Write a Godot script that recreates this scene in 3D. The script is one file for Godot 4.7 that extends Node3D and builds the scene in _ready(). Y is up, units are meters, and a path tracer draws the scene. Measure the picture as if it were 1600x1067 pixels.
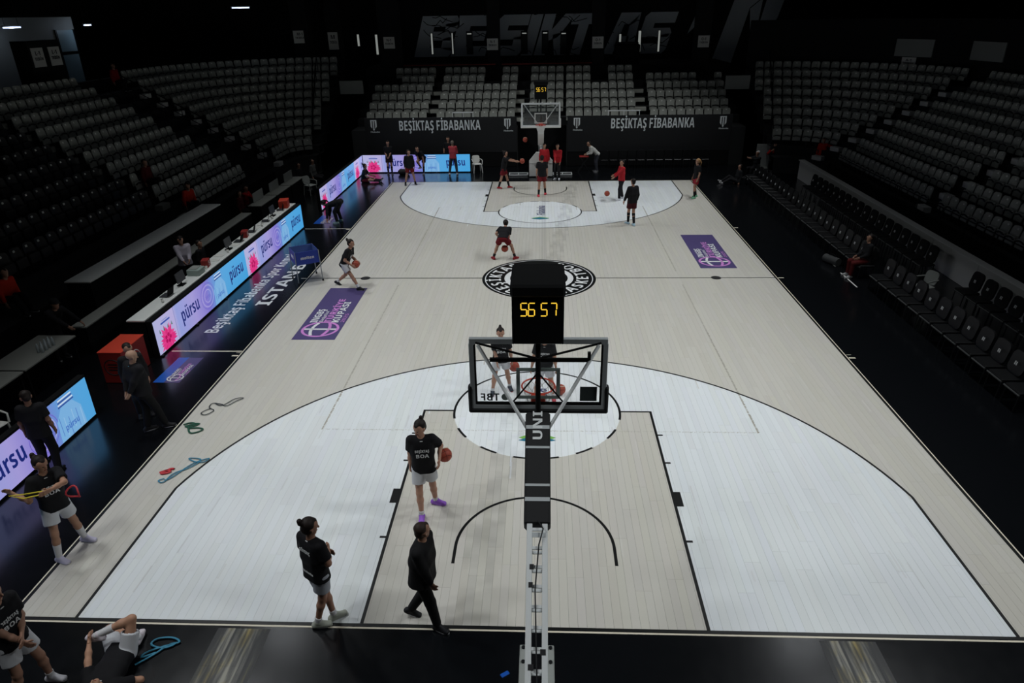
extends Node3D
# A darkened basketball arena seen from the gantry behind one basket: lit court, screens along one side, dim stands round it.

var M := {}
var used := {}
var rng := RandomNumberGenerator.new()
var floor_node: Node3D


func _ready() -> void:
	rng.seed = 7
	# ---- camera
	var cam := Camera3D.new()
	cam.name = "camera"
	cam.position = Vector3(0.1126, 7.761, 20.987)
	cam.basis = Basis.from_euler(Vector3(-0.445559, 0.0484125, -0.0182056))
	cam.fov = 52.654
	cam.near = 0.05
	cam.far = 200.0
	cam.current = true
	add_child(cam)
	# ---- surroundings and exposure
	var we := WorldEnvironment.new()
	we.name = "surroundings"
	var env := Environment.new()
	env.background_mode = Environment.BG_COLOR
	env.background_color = Color(0, 0, 0)
	env.tonemap_mode = Environment.TONE_MAPPER_LINEAR
	env.tonemap_exposure = 1.0
	env.sdfgi_enabled = true
	env.ssao_enabled = true
	env.ssil_enabled = true
	we.environment = env
	add_child(we)
	make_materials()
	# ---- floodlights in two rows under the roof, over both sidelines
	for side in [-1.0, 1.0]:
		for n in 7:
			floodlight(Vector3(9.6 * side, 13.2, -12.5 + 5.0 * n), Vector3(3.6 * side, 0, [-14.6, -8.2, -2.6, 2.6, 7.4, 12.0, 14.6][n]), side, n)
	# ---- the shell, the floor, the stands
	make_shell()
	make_floor()
	make_stands()
	# ---- things
	make_screens()
	make_baskets()
	make_sideline()
	make_upper_hall()
	make_seats()
	make_small_things()
	make_people()


# ------------------------------------------------------------------ helpers
const ORD := ["first", "second", "third", "fourth", "fifth", "sixth", "seventh", "eighth", "ninth", "tenth", "eleventh", "twelfth", "thirteenth", "fourteenth", "fifteenth", "sixteenth", "seventeenth", "eighteenth", "nineteenth", "twentieth", "twenty-first", "twenty-second", "twenty-third", "twenty-fourth", "twenty-fifth", "twenty-sixth", "twenty-seventh", "twenty-eighth", "twenty-ninth", "thirtieth", "thirty-first", "thirty-second", "thirty-third", "thirty-fourth", "thirty-fifth", "thirty-sixth", "thirty-seventh", "thirty-eighth", "thirty-ninth", "fortieth", "forty-first", "forty-second", "forty-third", "forty-fourth"]


func numbered(n: String) -> String:
	if not used.has(n):
		used[n] = 0
		return n
	used[n] += 1
	return "%s_%03d" % [n, used[n]]


func tag(o: Node, label: String, category: String, group := "", kind := "") -> void:
	if label:
		o.set_meta("label", label)
	if category:
		o.set_meta("category", category)
	if group:
		o.set_meta("group", group)
	if kind:
		o.set_meta("kind", kind)


func thing(called: String, label: String, category: String, at := Vector3.ZERO, turn := 0.0, group := "", kind := "") -> Node3D:
	var o := Node3D.new()
	o.name = numbered(called)
	o.position = at
	o.rotation.y = turn
	tag(o, label, category, group, kind)
	add_child(o)
	return o


func part(called: String, shape, m: Material, parent: Node, at := Transform3D()) -> MeshInstance3D:
	var o := MeshInstance3D.new()
	o.name = called
	if shape is SurfaceTool:
		shape.generate_normals()
		o.mesh = shape.commit()
	else:
		o.mesh = shape
	o.material_override = m
	o.transform = at
	parent.add_child(o, true)
	return o


func single(called: String, shape, m: Material, label: String, category: String, group := "", at := Transform3D(), kind := "") -> MeshInstance3D:
	var o := part(numbered(called), shape, m, self, at)
	tag(o, label, category, group, kind)
	return o


func mat(key: String, c: Color, rough := 0.6, metal := 0.0, spec := 0.5) -> StandardMaterial3D:
	var m := StandardMaterial3D.new()
	m.resource_name = key
	m.albedo_color = c
	m.roughness = rough
	m.metallic = metal
	m.metallic_specular = spec
	M[key] = m
	return m


func rgb(r: float, g: float, b: float) -> Color:
	return Color(r / 255.0, g / 255.0, b / 255.0)


func S() -> SurfaceTool:
	var st := SurfaceTool.new()
	st.begin(Mesh.PRIMITIVE_TRIANGLES)
	st.set_smooth_group(-1)
	return st


func tri_out(st: SurfaceTool, a: Vector3, b: Vector3, c: Vector3, o: Vector3) -> void:
	if (b - a).cross(c - a).dot(a + b + c - 3.0 * o) > 0.0:
		st.add_vertex(a); st.add_vertex(c); st.add_vertex(b)
	else:
		st.add_vertex(a); st.add_vertex(b); st.add_vertex(c)


func quad_out(st: SurfaceTool, a: Vector3, b: Vector3, c: Vector3, d: Vector3, o: Vector3) -> void:
	tri_out(st, a, b, c, o)
	tri_out(st, a, c, d, o)


func box_at(c: Vector3, size: Vector3) -> Array:
	return [Transform3D(Basis(), c), size]


# a box with chamfered edges
func box(st: SurfaceTool, c: Vector3, size: Vector3, bevel := 0.0, turn := Basis()) -> void:
	var h := size * 0.5
	if bevel <= 0.0:
		var p := []
		for i in 8:
			p.append(c + turn * Vector3(h.x * (1 if i & 1 else -1), h.y * (1 if i & 2 else -1), h.z * (1 if i & 4 else -1)))
		for f in [[0, 1, 3, 2], [4, 5, 7, 6], [0, 1, 5, 4], [2, 3, 7, 6], [0, 2, 6, 4], [1, 3, 7, 5]]:
			quad_out(st, p[f[0]], p[f[1]], p[f[2]], p[f[3]], c)
		return
	var b := minf(bevel, minf(h.x, minf(h.y, h.z)) * 0.95)
	# corner i has three points, one on each face
	var q := []
	for i in 8:
		var s := Vector3(1 if i & 1 else -1, 1 if i & 2 else -1, 1 if i & 4 else -1)
		var t := []
		for ax in 3:
			var v := h - Vector3(b, b, b)
			v[ax] = h[ax]
			t.append(c + turn * (v * s))
		q.append(t)
	for f in [[0, 2, 6, 4, 0], [1, 3, 7, 5, 0], [0, 1, 5, 4, 1], [2, 3, 7, 6, 1], [0, 1, 3, 2, 2], [4, 5, 7, 6, 2]]:
		quad_out(st, q[f[0]][f[4]], q[f[1]][f[4]], q[f[2]][f[4]], q[f[3]][f[4]], c)
	for i in 8:
		tri_out(st, q[i][0], q[i][1], q[i][2], c)
		for ax in 3:
			var j := i | (1 << ax)
			if j != i:
				var u := (ax + 1) % 3
				var w := (ax + 2) % 3
				quad_out(st, q[i][u], q[j][u], q[j][w], q[i][w], c)


func frame_of(dir: Vector3) -> Basis:
	var y := dir.normalized()
	var x := (Vector3.RIGHT if absf(y.x) < 0.8 else Vector3.FORWARD).cross(y).normalized()
	return Basis(x, y, x.cross(y))


func tube(st: SurfaceTool, a: Vector3, b: Vector3, ra: float, rb := -1.0, n := 8, smooth := true) -> void:
	if rb < 0.0:
		rb = ra
	var f := frame_of(b - a)
	var mid := (a + b) * 0.5
	var pa := []
	var pb := []
	for i in n:
		var d := f.x * cos(TAU * i / n) + f.z * sin(TAU * i / n)
		pa.append(a + d * ra)
		pb.append(b + d * rb)
	st.set_smooth_group(0 if smooth else -1)
	for i in n:
		var j := (i + 1) % n
		quad_out(st, pa[i], pa[j], pb[j], pb[i], mid)
	st.set_smooth_group(-1)
	for i in range(1, n - 1):
		tri_out(st, pa[0], pa[i], pa[i + 1], mid)
		tri_out(st, pb[0], pb[i], pb[i + 1], mid)


func path_tube(st: SurfaceTool, pts: Array, r: float, n := 6, closed := false, flat := 1.0) -> void:
	var rings := []
	var m := pts.size()
	for i in m:
		var p: Vector3 = pts[i]
		var before: Vector3 = pts[(i - 1 + m) % m] if closed or i > 0 else p
		var after: Vector3 = pts[(i + 1) % m] if closed or i < m - 1 else p
		var d := (after - before).normalized()
		var up := Vector3.UP if absf(d.y) < 0.95 else Vector3.RIGHT
		var x := up.cross(d).normalized()
		var y := d.cross(x)
		var ring := []
		for k in n:
			ring.append(p + (x * cos(TAU * k / n) + y * sin(TAU * k / n) * flat) * r)
		rings.append(ring)
	st.set_smooth_group(0)
	for i in (m if closed else m - 1):
		var j := (i + 1) % m
		var o: Vector3 = (pts[i] + pts[j]) * 0.5
		for k in n:
			var l := (k + 1) % n
			quad_out(st, rings[i][k], rings[i][l], rings[j][l], rings[j][k], o)
	st.set_smooth_group(-1)


# a flat outline given depth along +z of the transform
func prism(st: SurfaceTool, poly: PackedVector2Array, at: Transform3D, depth: float) -> void:
	var idx := Geometry2D.triangulate_polygon(poly)
	var inner := at * Vector3(0, 0, depth * 0.5)
	for i in range(0, idx.size(), 3):
		for z in [0.0, depth]:
			var a := at * Vector3(poly[idx[i]].x, poly[idx[i]].y, z)
			var b := at * Vector3(poly[idx[i + 1]].x, poly[idx[i + 1]].y, z)
			var c := at * Vector3(poly[idx[i + 2]].x, poly[idx[i + 2]].y, z)
			tri_out(st, a, b, c, (a + b + c) / 3.0 + at.basis.z * (depth * 0.5 - z))
	var cw := Geometry2D.is_polygon_clockwise(poly)
	for i in poly.size():
		var j := (i + 1) % poly.size()
		var p := poly[i]
		var q := poly[j]
		var side := Vector2(q.y - p.y, p.x - q.x) * (-1.0 if cw else 1.0)
		var o := at * Vector3((p.x + q.x) * 0.5 - side.x, (p.y + q.y) * 0.5 - side.y, depth * 0.5)
		quad_out(st, at * Vector3(p.x, p.y, 0), at * Vector3(q.x, q.y, 0), at * Vector3(q.x, q.y, depth), at * Vector3(p.x, p.y, depth), o)


func rounded(w: float, h: float, r: float, n := 3) -> PackedVector2Array:
	var p := PackedVector2Array()
	for c in [[1, 1, 0.0], [-1, 1, 90.0], [-1, -1, 180.0], [1, -1, 270.0]]:
		for i in n + 1:
			var a := deg_to_rad(c[2] + 90.0 * i / n)
			p.append(Vector2(c[0] * (w * 0.5 - r) + cos(a) * r, c[1] * (h * 0.5 - r) + sin(a) * r))
	return p


# flat band on the floor (y up) between radius a and b
func arc_band(st: SurfaceTool, c: Vector3, ra: float, rb: float, from: float, to: float, n: int, t := 0.0015) -> void:
	for i in n:
		var a := lerpf(from, to, float(i) / n)
		var b := lerpf(from, to, float(i + 1) / n)
		var d1 := Vector3(cos(a), 0, sin(a))
		var d2 := Vector3(cos(b), 0, sin(b))
		var up := Vector3(0, t, 0)
		quad_out(st, c + d1 * ra + up, c + d1 * rb + up, c + d2 * rb + up, c + d2 * ra + up, c + d1 * ra - Vector3(0, 1, 0))


func strip(st: SurfaceTool, x0: float, z0: float, x1: float, z1: float, y := 0.0015) -> void:
	quad_out(st, Vector3(x0, y, z0), Vector3(x1, y, z0), Vector3(x1, y, z1), Vector3(x0, y, z1), Vector3(x0, y - 1.0, z0))


func font(bold := true, serif := false) -> Font:
	var f := SystemFont.new()
	f.font_names = PackedStringArray(["Droid Serif" if serif else "Droid Sans"])
	f.font_weight = 700 if bold else 400
	return f


# lettering with capitals of the given height, centred, standing in the xy plane and facing +z
func letters(text: String, cap: float, depth: float, bold := true, serif := false) -> TextMesh:
	var t := TextMesh.new()
	t.font = font(bold, serif)
	t.font_size = 48
	t.pixel_size = cap / (48.0 * 0.714)
	t.depth = depth
	t.curve_step = 3.0
	t.text = text
	return t


func letters_fit(text: String, cap: float, width: float, depth: float, bold := true, serif := false) -> Array:
	var t := letters(text, cap, depth, bold, serif)
	var w := t.get_aabb().size.x
	return [t, width / maxf(w, 0.001)]


# paint text into an image; x, y is the lower left of the text in pixels, up is y decreasing
func paint_text(im: Image, text: String, x: float, y: float, cap: float, c: Color, squeeze := 1.0, bold := true, skew := 0.0) -> void:
	var t := letters(text, cap, 0.0, bold)
	var a := t.get_mesh_arrays()
	var v: PackedVector3Array = a[Mesh.ARRAY_VERTEX]
	var idx: PackedInt32Array = a[Mesh.ARRAY_INDEX] if a[Mesh.ARRAY_INDEX] != null else PackedInt32Array(range(v.size()))
	var box3 := t.get_aabb()
	for i in range(0, idx.size() - 2, 3):
		var q := []
		for k in 3:
			var p := v[idx[i + k]]
			q.append(Vector2(x + (p.x - box3.position.x) * squeeze + skew * (p.y + cap * 0.5), y - (p.y + cap * 0.5)))
		paint_tri(im, q[0], q[1], q[2], c)


func paint_tri(im: Image, a: Vector2, b: Vector2, c: Vector2, col: Color) -> void:
	var y0 := maxi(0, int(floor(minf(a.y, minf(b.y, c.y)))))
	var y1 := mini(im.get_height() - 1, int(ceil(maxf(a.y, maxf(b.y, c.y)))))
	for y in range(y0, y1 + 1):
		var lo := 1e9
		var hi := -1e9
		var fy := y + 0.5
		for e in [[a, b], [b, c], [c, a]]:
			var p: Vector2 = e[0]
			var q: Vector2 = e[1]
			if (p.y - fy) * (q.y - fy) <= 0.0 and absf(p.y - q.y) > 1e-6:
				var xx := p.x + (q.x - p.x) * (fy - p.y) / (q.y - p.y)
				lo = minf(lo, xx)
				hi = maxf(hi, xx)
		if hi > lo:
			var l := int(round(lo))
			var r := int(round(hi))
			if r > l:
				im.fill_rect(Rect2i(l, y, r - l, 1), col)


func paint_poly(im: Image, poly: PackedVector2Array, col: Color) -> void:
	var idx := Geometry2D.triangulate_polygon(poly)
	for i in range(0, idx.size(), 3):
		paint_tri(im, poly[idx[i]], poly[idx[i + 1]], poly[idx[i + 2]], col)


func paint_ring(im: Image, c: Vector2, rx: float, ry: float, w: float, col: Color) -> void:
	var n := 40
	for i in n:
		var a := TAU * i / n
		var b := TAU * (i + 1) / n
		var p := c + Vector2(cos(a) * rx, sin(a) * ry)
		var q := c + Vector2(cos(b) * rx, sin(b) * ry)
		var p2 := c + Vector2(cos(a) * (rx - w), sin(a) * (ry - w))
		var q2 := c + Vector2(cos(b) * (rx - w), sin(b) * (ry - w))
		paint_tri(im, p, q, p2, col)
		paint_tri(im, q, q2, p2, col)


func noise_tex(seed_n: int, freq: float, lo: float, hi: float, w := 512, h := 512, octaves := 4) -> NoiseTexture2D:
	var n := FastNoiseLite.new()
	n.seed = seed_n
	n.frequency = freq
	n.fractal_octaves = octaves
	var t := NoiseTexture2D.new()
	t.noise = n
	t.width = w
	t.height = h
	t.seamless = true
	t.generate_mipmaps = false
	var g := Gradient.new()
	g.set_color(0, Color(lo, lo, lo))
	g.set_color(1, Color(hi, hi, hi))
	t.color_ramp = g
	return t


func make_materials() -> void:
	mat("black_paint", rgb(20, 22, 24), 0.55)
	mat("matt_black", rgb(14, 15, 16), 0.85, 0.0, 0.3)
	mat("banner_black", rgb(15, 17, 20), 0.7)
	mat("rubber", rgb(17, 18, 20), 0.75)
	mat("dark_steel", rgb(38, 40, 42), 0.45, 0.7)
	mat("steel", rgb(150, 155, 158), 0.35, 0.8)
	mat("white_steel", rgb(226, 230, 230), 0.45)
	mat("white_paint", rgb(225, 226, 222), 0.5)
	mat("white_plastic", rgb(222, 222, 216), 0.45)
	mat("grey_panel", rgb(150, 154, 150), 0.6)
	mat("desk_top", rgb(232, 235, 231), 0.5)
	mat("ledge", rgb(140, 142, 136), 0.75)
	mat("concrete", rgb(66, 68, 68), 0.9)
	mat("terrace", rgb(30, 32, 33), 0.9)
	mat("step_white", rgb(176, 178, 168), 0.8)
	mat("wall_black", rgb(18, 19, 20), 0.9)
	mat("seat_grey", rgb(168, 171, 163), 0.5)
	mat("seat_grey_worn", rgb(150, 153, 146), 0.55)
	mat("seat_dark_slot", rgb(36, 37, 36), 0.8)
	mat("seat_black", rgb(14, 15, 16), 0.5)
	mat("seat_black_pad", rgb(14, 15, 17), 0.45)
	mat("plate_white", rgb(230, 232, 226), 0.3)
	mat("line_black", rgb(16, 18, 18), 0.4)
	mat("line_white", rgb(226, 218, 198), 0.45)
	mat("text_white", rgb(228, 230, 230), 0.5)
	mat("text_grey", rgb(232, 238, 238), 0.6)
	mat("text_dark", rgb(24, 24, 26), 0.6)
	mat("mural_grey", rgb(214, 222, 228), 0.8)
	mat("mural_crack", rgb(20, 22, 24), 0.9)
	mat("purple", rgb(84, 74, 122), 0.4)
	mat("pink", rgb(214, 140, 214), 0.4)
	mat("navy_text", rgb(44, 52, 104), 0.5)
	mat("leaf_green", rgb(124, 184, 86), 0.5)
	mat("teal", rgb(40, 120, 150), 0.5)
	mat("sticker_blue", rgb(28, 92, 190), 0.35)
	mat("red", rgb(150, 34, 30), 0.6)
	mat("orange_red", rgb(206, 62, 38), 0.6)
	mat("rim_red", rgb(196, 62, 40), 0.4, 0.2)
	mat("ball", rgb(168, 70, 50), 0.6)
	mat("ball_cream", rgb(214, 190, 166), 0.6)
	mat("ball_seam", rgb(30, 24, 22), 0.7)
	mat("net", rgb(220, 222, 220), 0.8)
	mat("cart_blue", rgb(36, 62, 160), 0.6)
	mat("cart_blue_lining", rgb(96, 120, 176), 0.7)
	mat("grey_mark", rgb(160, 176, 170), 0.5)
	mat("tape_grey", rgb(184, 190, 192), 0.5)
	mat("glass_sticker", rgb(30, 40, 40), 0.5)
	mat("door_glass", rgb(150, 176, 184), 0.4)
	mat("band_teal", rgb(52, 132, 162), 0.6)
	mat("band_green", rgb(26, 84, 62), 0.6)
	mat("band_red", rgb(196, 50, 58), 0.6)
	mat("band_dark", rgb(46, 54, 58), 0.6)
	mat("band_yellow", rgb(220, 200, 50), 0.6)
	mat("laptop", rgb(60, 62, 66), 0.4)
	mat("clear_bottle", rgb(190, 200, 204), 0.2)
	mat("paper", rgb(226, 226, 220), 0.8)
	mat("white_tape", rgb(246, 246, 240), 0.6)
	var g := mat("glass", Color(0.86, 0.92, 0.92, 0.06), 0.02)
	g.transparency = BaseMaterial3D.TRANSPARENCY_ALPHA
	var b := mat("black_floor", rgb(13, 15, 18), 0.16, 0.0, 0.55)
	b.roughness_texture = noise_tex(3, 0.02, 0.88, 1.0)
	b.roughness = 0.21
	b.uv1_triplanar = true
	b.uv1_world_triplanar = true
	b.uv1_scale = Vector3(0.35, 0.35, 0.35)
	var lamp := mat("lamp_face", rgb(240, 246, 255), 0.4)
	lamp.emission_enabled = true
	lamp.emission = rgb(236, 244, 255)
	lamp.emission_energy_multiplier = 6.0
	var tube_m := mat("fluorescent", rgb(240, 244, 255), 0.4)
	tube_m.emission_enabled = true
	tube_m.emission = rgb(206, 222, 255)
	tube_m.emission_energy_multiplier = 1.6
	var slot := mat("lit_window", rgb(60, 62, 60), 0.3)
	slot.emission_enabled = true
	slot.emission = rgb(214, 220, 214)
	slot.emission_energy_multiplier = 0.3
	var dg := mat("digit", rgb(250, 200, 60), 0.5)
	dg.emission_enabled = true
	dg.emission = rgb(255, 206, 64)
	dg.emission_energy_multiplier = 1.0


func floodlight(at: Vector3, aim: Vector3, side: float, n: int) -> void:
	var where := "over the screens" if side < 0 else "over the black courtside chairs"
	var t := thing("floodlight", "square black floodlight hung %s, %s from the far end" % [where, ORD[n]], "floodlight", at, 0.0, "floodlights under the roof")
	var look := Basis.looking_at(aim - at, Vector3.RIGHT)
	var st := S()
	box(st, Vector3(0, 0, 0.16), Vector3(0.7, 0.7, 0.24), 0.03)
	part("housing", st, M.matt_black, t, Transform3D(look, Vector3.ZERO))
	st = S()
	prism(st, rounded(0.6, 0.6, 0.04), Transform3D(Basis(), Vector3(0, 0, 0.03)), 0.012)
	part("lamp_face", st, M.lamp_face, t, Transform3D(look, Vector3.ZERO))
	st = S()
	tube(st, Vector3(0, 0.3, 0), Vector3(0, 1.85, 0), 0.03)
	part("hanger", st, M.dark_steel, t)
	var l := SpotLight3D.new()
	l.name = "beam"
	l.transform = Transform3D(look, look * Vector3(0, 0, 0.0))
	l.light_color = rgb(246, 250, 252)
	l.light_energy = [54.0, 49.0, 47.0, 49.0, 51.0, 46.0, 35.0][n] * (0.9 if side < 0.0 and n > 3 else 1.0)
	l.light_size = 0.7
	l.spot_range = 60.0
	l.spot_attenuation = 2.0
	l.spot_angle = 41.0
	l.spot_angle_attenuation = 0.9
	l.shadow_enabled = true
	t.add_child(l, true)


# ------------------------------------------------------------------ the room
func slab(called: String, c: Vector3, size: Vector3, m: Material, label: String, category: String) -> MeshInstance3D:
	var st := S()
	box(st, c, size)
	return single(called, st, m, label, category, "", Transform3D(), "structure")


func make_shell() -> void:
	slab("wall_back", Vector3(0, 5.5, -28.4), Vector3(58, 19, 0.6), M.wall_black, "black wall behind the end stand that carries the mural", "wall")
	slab("wall_front", Vector3(0, 5.5, 28.3), Vector3(58, 19, 0.6), M.wall_black, "black wall behind the viewpoint", "wall")
	slab("wall_left", Vector3(-28.3, 5.5, 0), Vector3(0.6, 19, 57.4), M.wall_black, "black wall behind the stand on the screens' side", "wall")
	slab("wall_right", Vector3(28.3, 5.5, 0), Vector3(0.6, 19, 57.4), M.wall_black, "black wall behind the stand with the white panels", "wall")
	slab("ceiling", Vector3(0, 15.25, 0), Vector3(58, 0.5, 57.4), M.wall_black, "black roof over the whole hall", "ceiling")


func make_floor() -> void:
	floor_node = thing("floor", "pale plank court with black surround, lines and lettering", "floor", Vector3.ZERO, 0.0, "", "structure")
	var st := S()
	box(st, Vector3(0, -0.204, 0), Vector3(58, 0.4, 57.4))
	part("black_surround", st, M.black_floor, floor_node)
	# -- painted zones of the court as a picture laid over the planks
	var w := 1024
	var h := 2048
	var im := Image.create(w, h, false, Image.FORMAT_RGB8)
	var beige := rgb(206, 203, 194)
	var white := rgb(232, 237, 239)
	im.fill(beige)
	var px := func(x: float) -> int: return clampi(int(round((x + 7.5) / 15.0 * w)), 0, w)
	for y in h:
		var z := (y + 0.5) / h * 28.0 - 14.0
		var d := 14.0 - absf(z)   # distance from the baseline
		if d < 2.99:
			im.fill_rect(Rect2i(px.call(-6.575), y, px.call(6.575) - px.call(-6.575), 1), white)
		elif d < 1.575 + 6.725:
			var hw := sqrt(maxf(0.0, 6.725 * 6.725 - (d - 1.575) * (d - 1.575)))
			im.fill_rect(Rect2i(px.call(-hw), y, px.call(hw) - px.call(-hw), 1), white)
		if d < 5.775:
			im.fill_rect(Rect2i(px.call(-2.425), y, px.call(2.425) - px.call(-2.425), 1), beige)
		if absf(d - 5.8) < 1.775:
			var hw2 := sqrt(1.775 * 1.775 - (d - 5.8) * (d - 5.8))
			im.fill_rect(Rect2i(px.call(-hw2), y, px.call(hw2) - px.call(-hw2), 1), rgb(240, 245, 247))
	# marks left by the tape of an older court (9 x 18 m), broken and gritty
	var stain := rgb(150, 146, 134)
	for s in [-1, 1]:
		for y in h:
			var z := (y + 0.5) / h * 28.0 - 14.0
			if absf(z) < 9.0 and absf(z) > 0.6 and rng.randf() < 0.9:
				var x0: int = px.call(4.47 * s) 
				im.fill_rect(Rect2i(x0, y, 2 + rng.randi_range(0, 1), 1), beige.lerp(stain, rng.randf_range(0.3, 0.95) * (1.0 if absf(z) > 4.0 else 0.75)))
		for zc in [9.0, 3.0]:
			var y0 := int((zc * s + 14.0) / 28.0 * h)
			for x in range(px.call(-4.5), px.call(4.5)):
				if rng.randf() < (0.75 if zc > 5.0 else 0.4):
					im.fill_rect(Rect2i(x, y0 + rng.randi_range(-1, 0), 1, 1 + rng.randi_range(0, 1)), im.get_pixel(x, y0 - 4).lerp(stain, rng.randf_range(0.1, 0.6)))
	# scuffs
	for k in 900:
		var x := rng.randi_range(4, w - 5)
		var y := rng.randi_range(4, h - 60)
		var c := im.get_pixel(x, y)
		if c.v < 0.6:
			continue
		im.fill_rect(Rect2i(x, y, rng.randi_range(1, 2), rng.randi_range(4, 46)), c.lerp(rgb(176, 174, 168) if rng.randf() < 0.6 else Color.WHITE, rng.randf_range(0.04, 0.2)))
	var tex := ImageTexture.create_from_image(im)
	var m := mat("court_planks", Color.WHITE, 0.42, 0.0, 0.45)
	m.albedo_texture = tex
	m.vertex_color_use_as_albedo = true
	m.texture_repeat = false
	m.detail_enabled = true
	m.detail_blend_mode = BaseMaterial3D.BLEND_MODE_MUL
	m.detail_uv_layer = BaseMaterial3D.DETAIL_UV_2
	m.detail_albedo = noise_tex(11, 0.012, 0.86, 1.04)
	# -- planks: those nearest to the viewpoint one by one, the others joined
	var bw := 0.125
	var far_st := S()
	var made := 0
	var cells := []
	for i in 120:
		var off := 0.9 * ((i / 2) % 2) + 0.35 * ((i / 4) % 3)
		var z := 14.0
		var first := true
		while z > -14.0:
			var l := 1.85
			if first:
				l = 0.7 + off * 0.7
				first = false
			var z1 := maxf(-14.0, z - l)
			cells.append([i, z, z1])
			z = z1
	cells.sort_custom(func(p, q): return p[1] + p[2] > q[1] + q[2])
	for c in cells:
		var x0: float = -7.5 + c[0] * bw
		var tone := rng.randf_range(0.955, 1.01)
		var col := Color(tone, tone * rng.randf_range(0.988, 1.004), tone * rng.randf_range(0.97, 1.01))
		if made < 300:
			var s1 := S()
			plank(s1, x0, x0 + bw, c[2], c[1], col)
			part("plank", s1, m, floor_node)
		else:
			plank(far_st, x0, x0 + bw, c[2], c[1], col)
		made += 1
	var rest := part("planks_beyond", far_st, m, floor_node)
	rest.set_meta("kind", "stuff")
	court_lines()
	# worn strips of bare board in the black surround behind the near baseline
	var worn := Image.create(160, 512, false, Image.FORMAT_RGB8)
	var fn := FastNoiseLite.new()
	fn.seed = 5
	fn.frequency = 0.03
	for x in 160:
		var edge := absf(x - 80) / 80.0
		for y in 512:
			var board := fn.get_noise_2d(floorf(x / 26.7) * 400.0, 50.0) * 0.35
			var v := fn.get_noise_2d(x * 2.4, y * 0.16) * 0.55 + fn.get_noise_2d(x * 0.5 + 300.0, y * 0.1) * 0.5 + board + 0.62 - pow(edge, 2.5) * 0.8
			var wood := rgb(158, 155, 142).lerp(rgb(150, 132, 70), clampf(fn.get_noise_2d(x * 0.5 + 900.0, y * 0.2) * 2.0 + 0.3, 0, 1))
			worn.set_pixel(x, y, rgb(15, 17, 19).lerp(wood, clampf(v * 1.15, 0.0, 0.95)))
	var wm := mat("worn_boards", Color.WHITE, 0.4)
	wm.albedo_texture = ImageTexture.create_from_image(worn)
	for xc in [-4.06, 4.25]:
		for k in 6:
			var x0: float = xc - 0.375 + 0.125 * k
			for z0 in [[14.13, 14.75], [14.75, 16.6]]:
				var s2 := S()
				s2.set_uv(Vector2.ZERO)
				plank(s2, x0, x0 + 0.125, z0[0], z0[1], Color.WHITE, [xc - 0.375, 0.75, 14.1, 2.6], -0.0025)
				part("worn_plank", s2, wm, floor_node)


func plank(st: SurfaceTool, x0: float, x1: float, z0: float, z1: float, col: Color, span := [-7.5, 15.0, -14.0, 28.0], y := 0.0) -> void:
	var g := 0.001
	var p := [Vector3(x0 + g, y, z0 + g), Vector3(x1 - g, y, z0 + g), Vector3(x1 - g, y, z1 - g), Vector3(x0 + g, y, z1 - g)]
	var o := Vector3((x0 + x1) * 0.5, y - 0.5, (z0 + z1) * 0.5)
	st.set_color(col)
	var put := func(a: Vector3) -> void:
		st.set_color(col)
		st.set_uv(Vector2((a.x - span[0]) / span[1], (a.z - span[2]) / span[3]))
		st.set_uv2(Vector2(a.x * 1.3 + x0 * 3.7, a.z * 0.16 + x0 * 1.7))
		st.add_vertex(a)
	for t in [[0, 1, 2], [0, 2, 3]]:
		for k in t:
			put.call(p[k])
	for e in [[0, 1], [1, 2], [2, 3], [3, 0]]:
		var a: Vector3 = p[e[0]]
		var b: Vector3 = p[e[1]]
		var d := Vector3(0, -0.0035, 0)
		for v in [a, a + d, b, b, a + d, b + d]:
			put.call(v)


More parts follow.
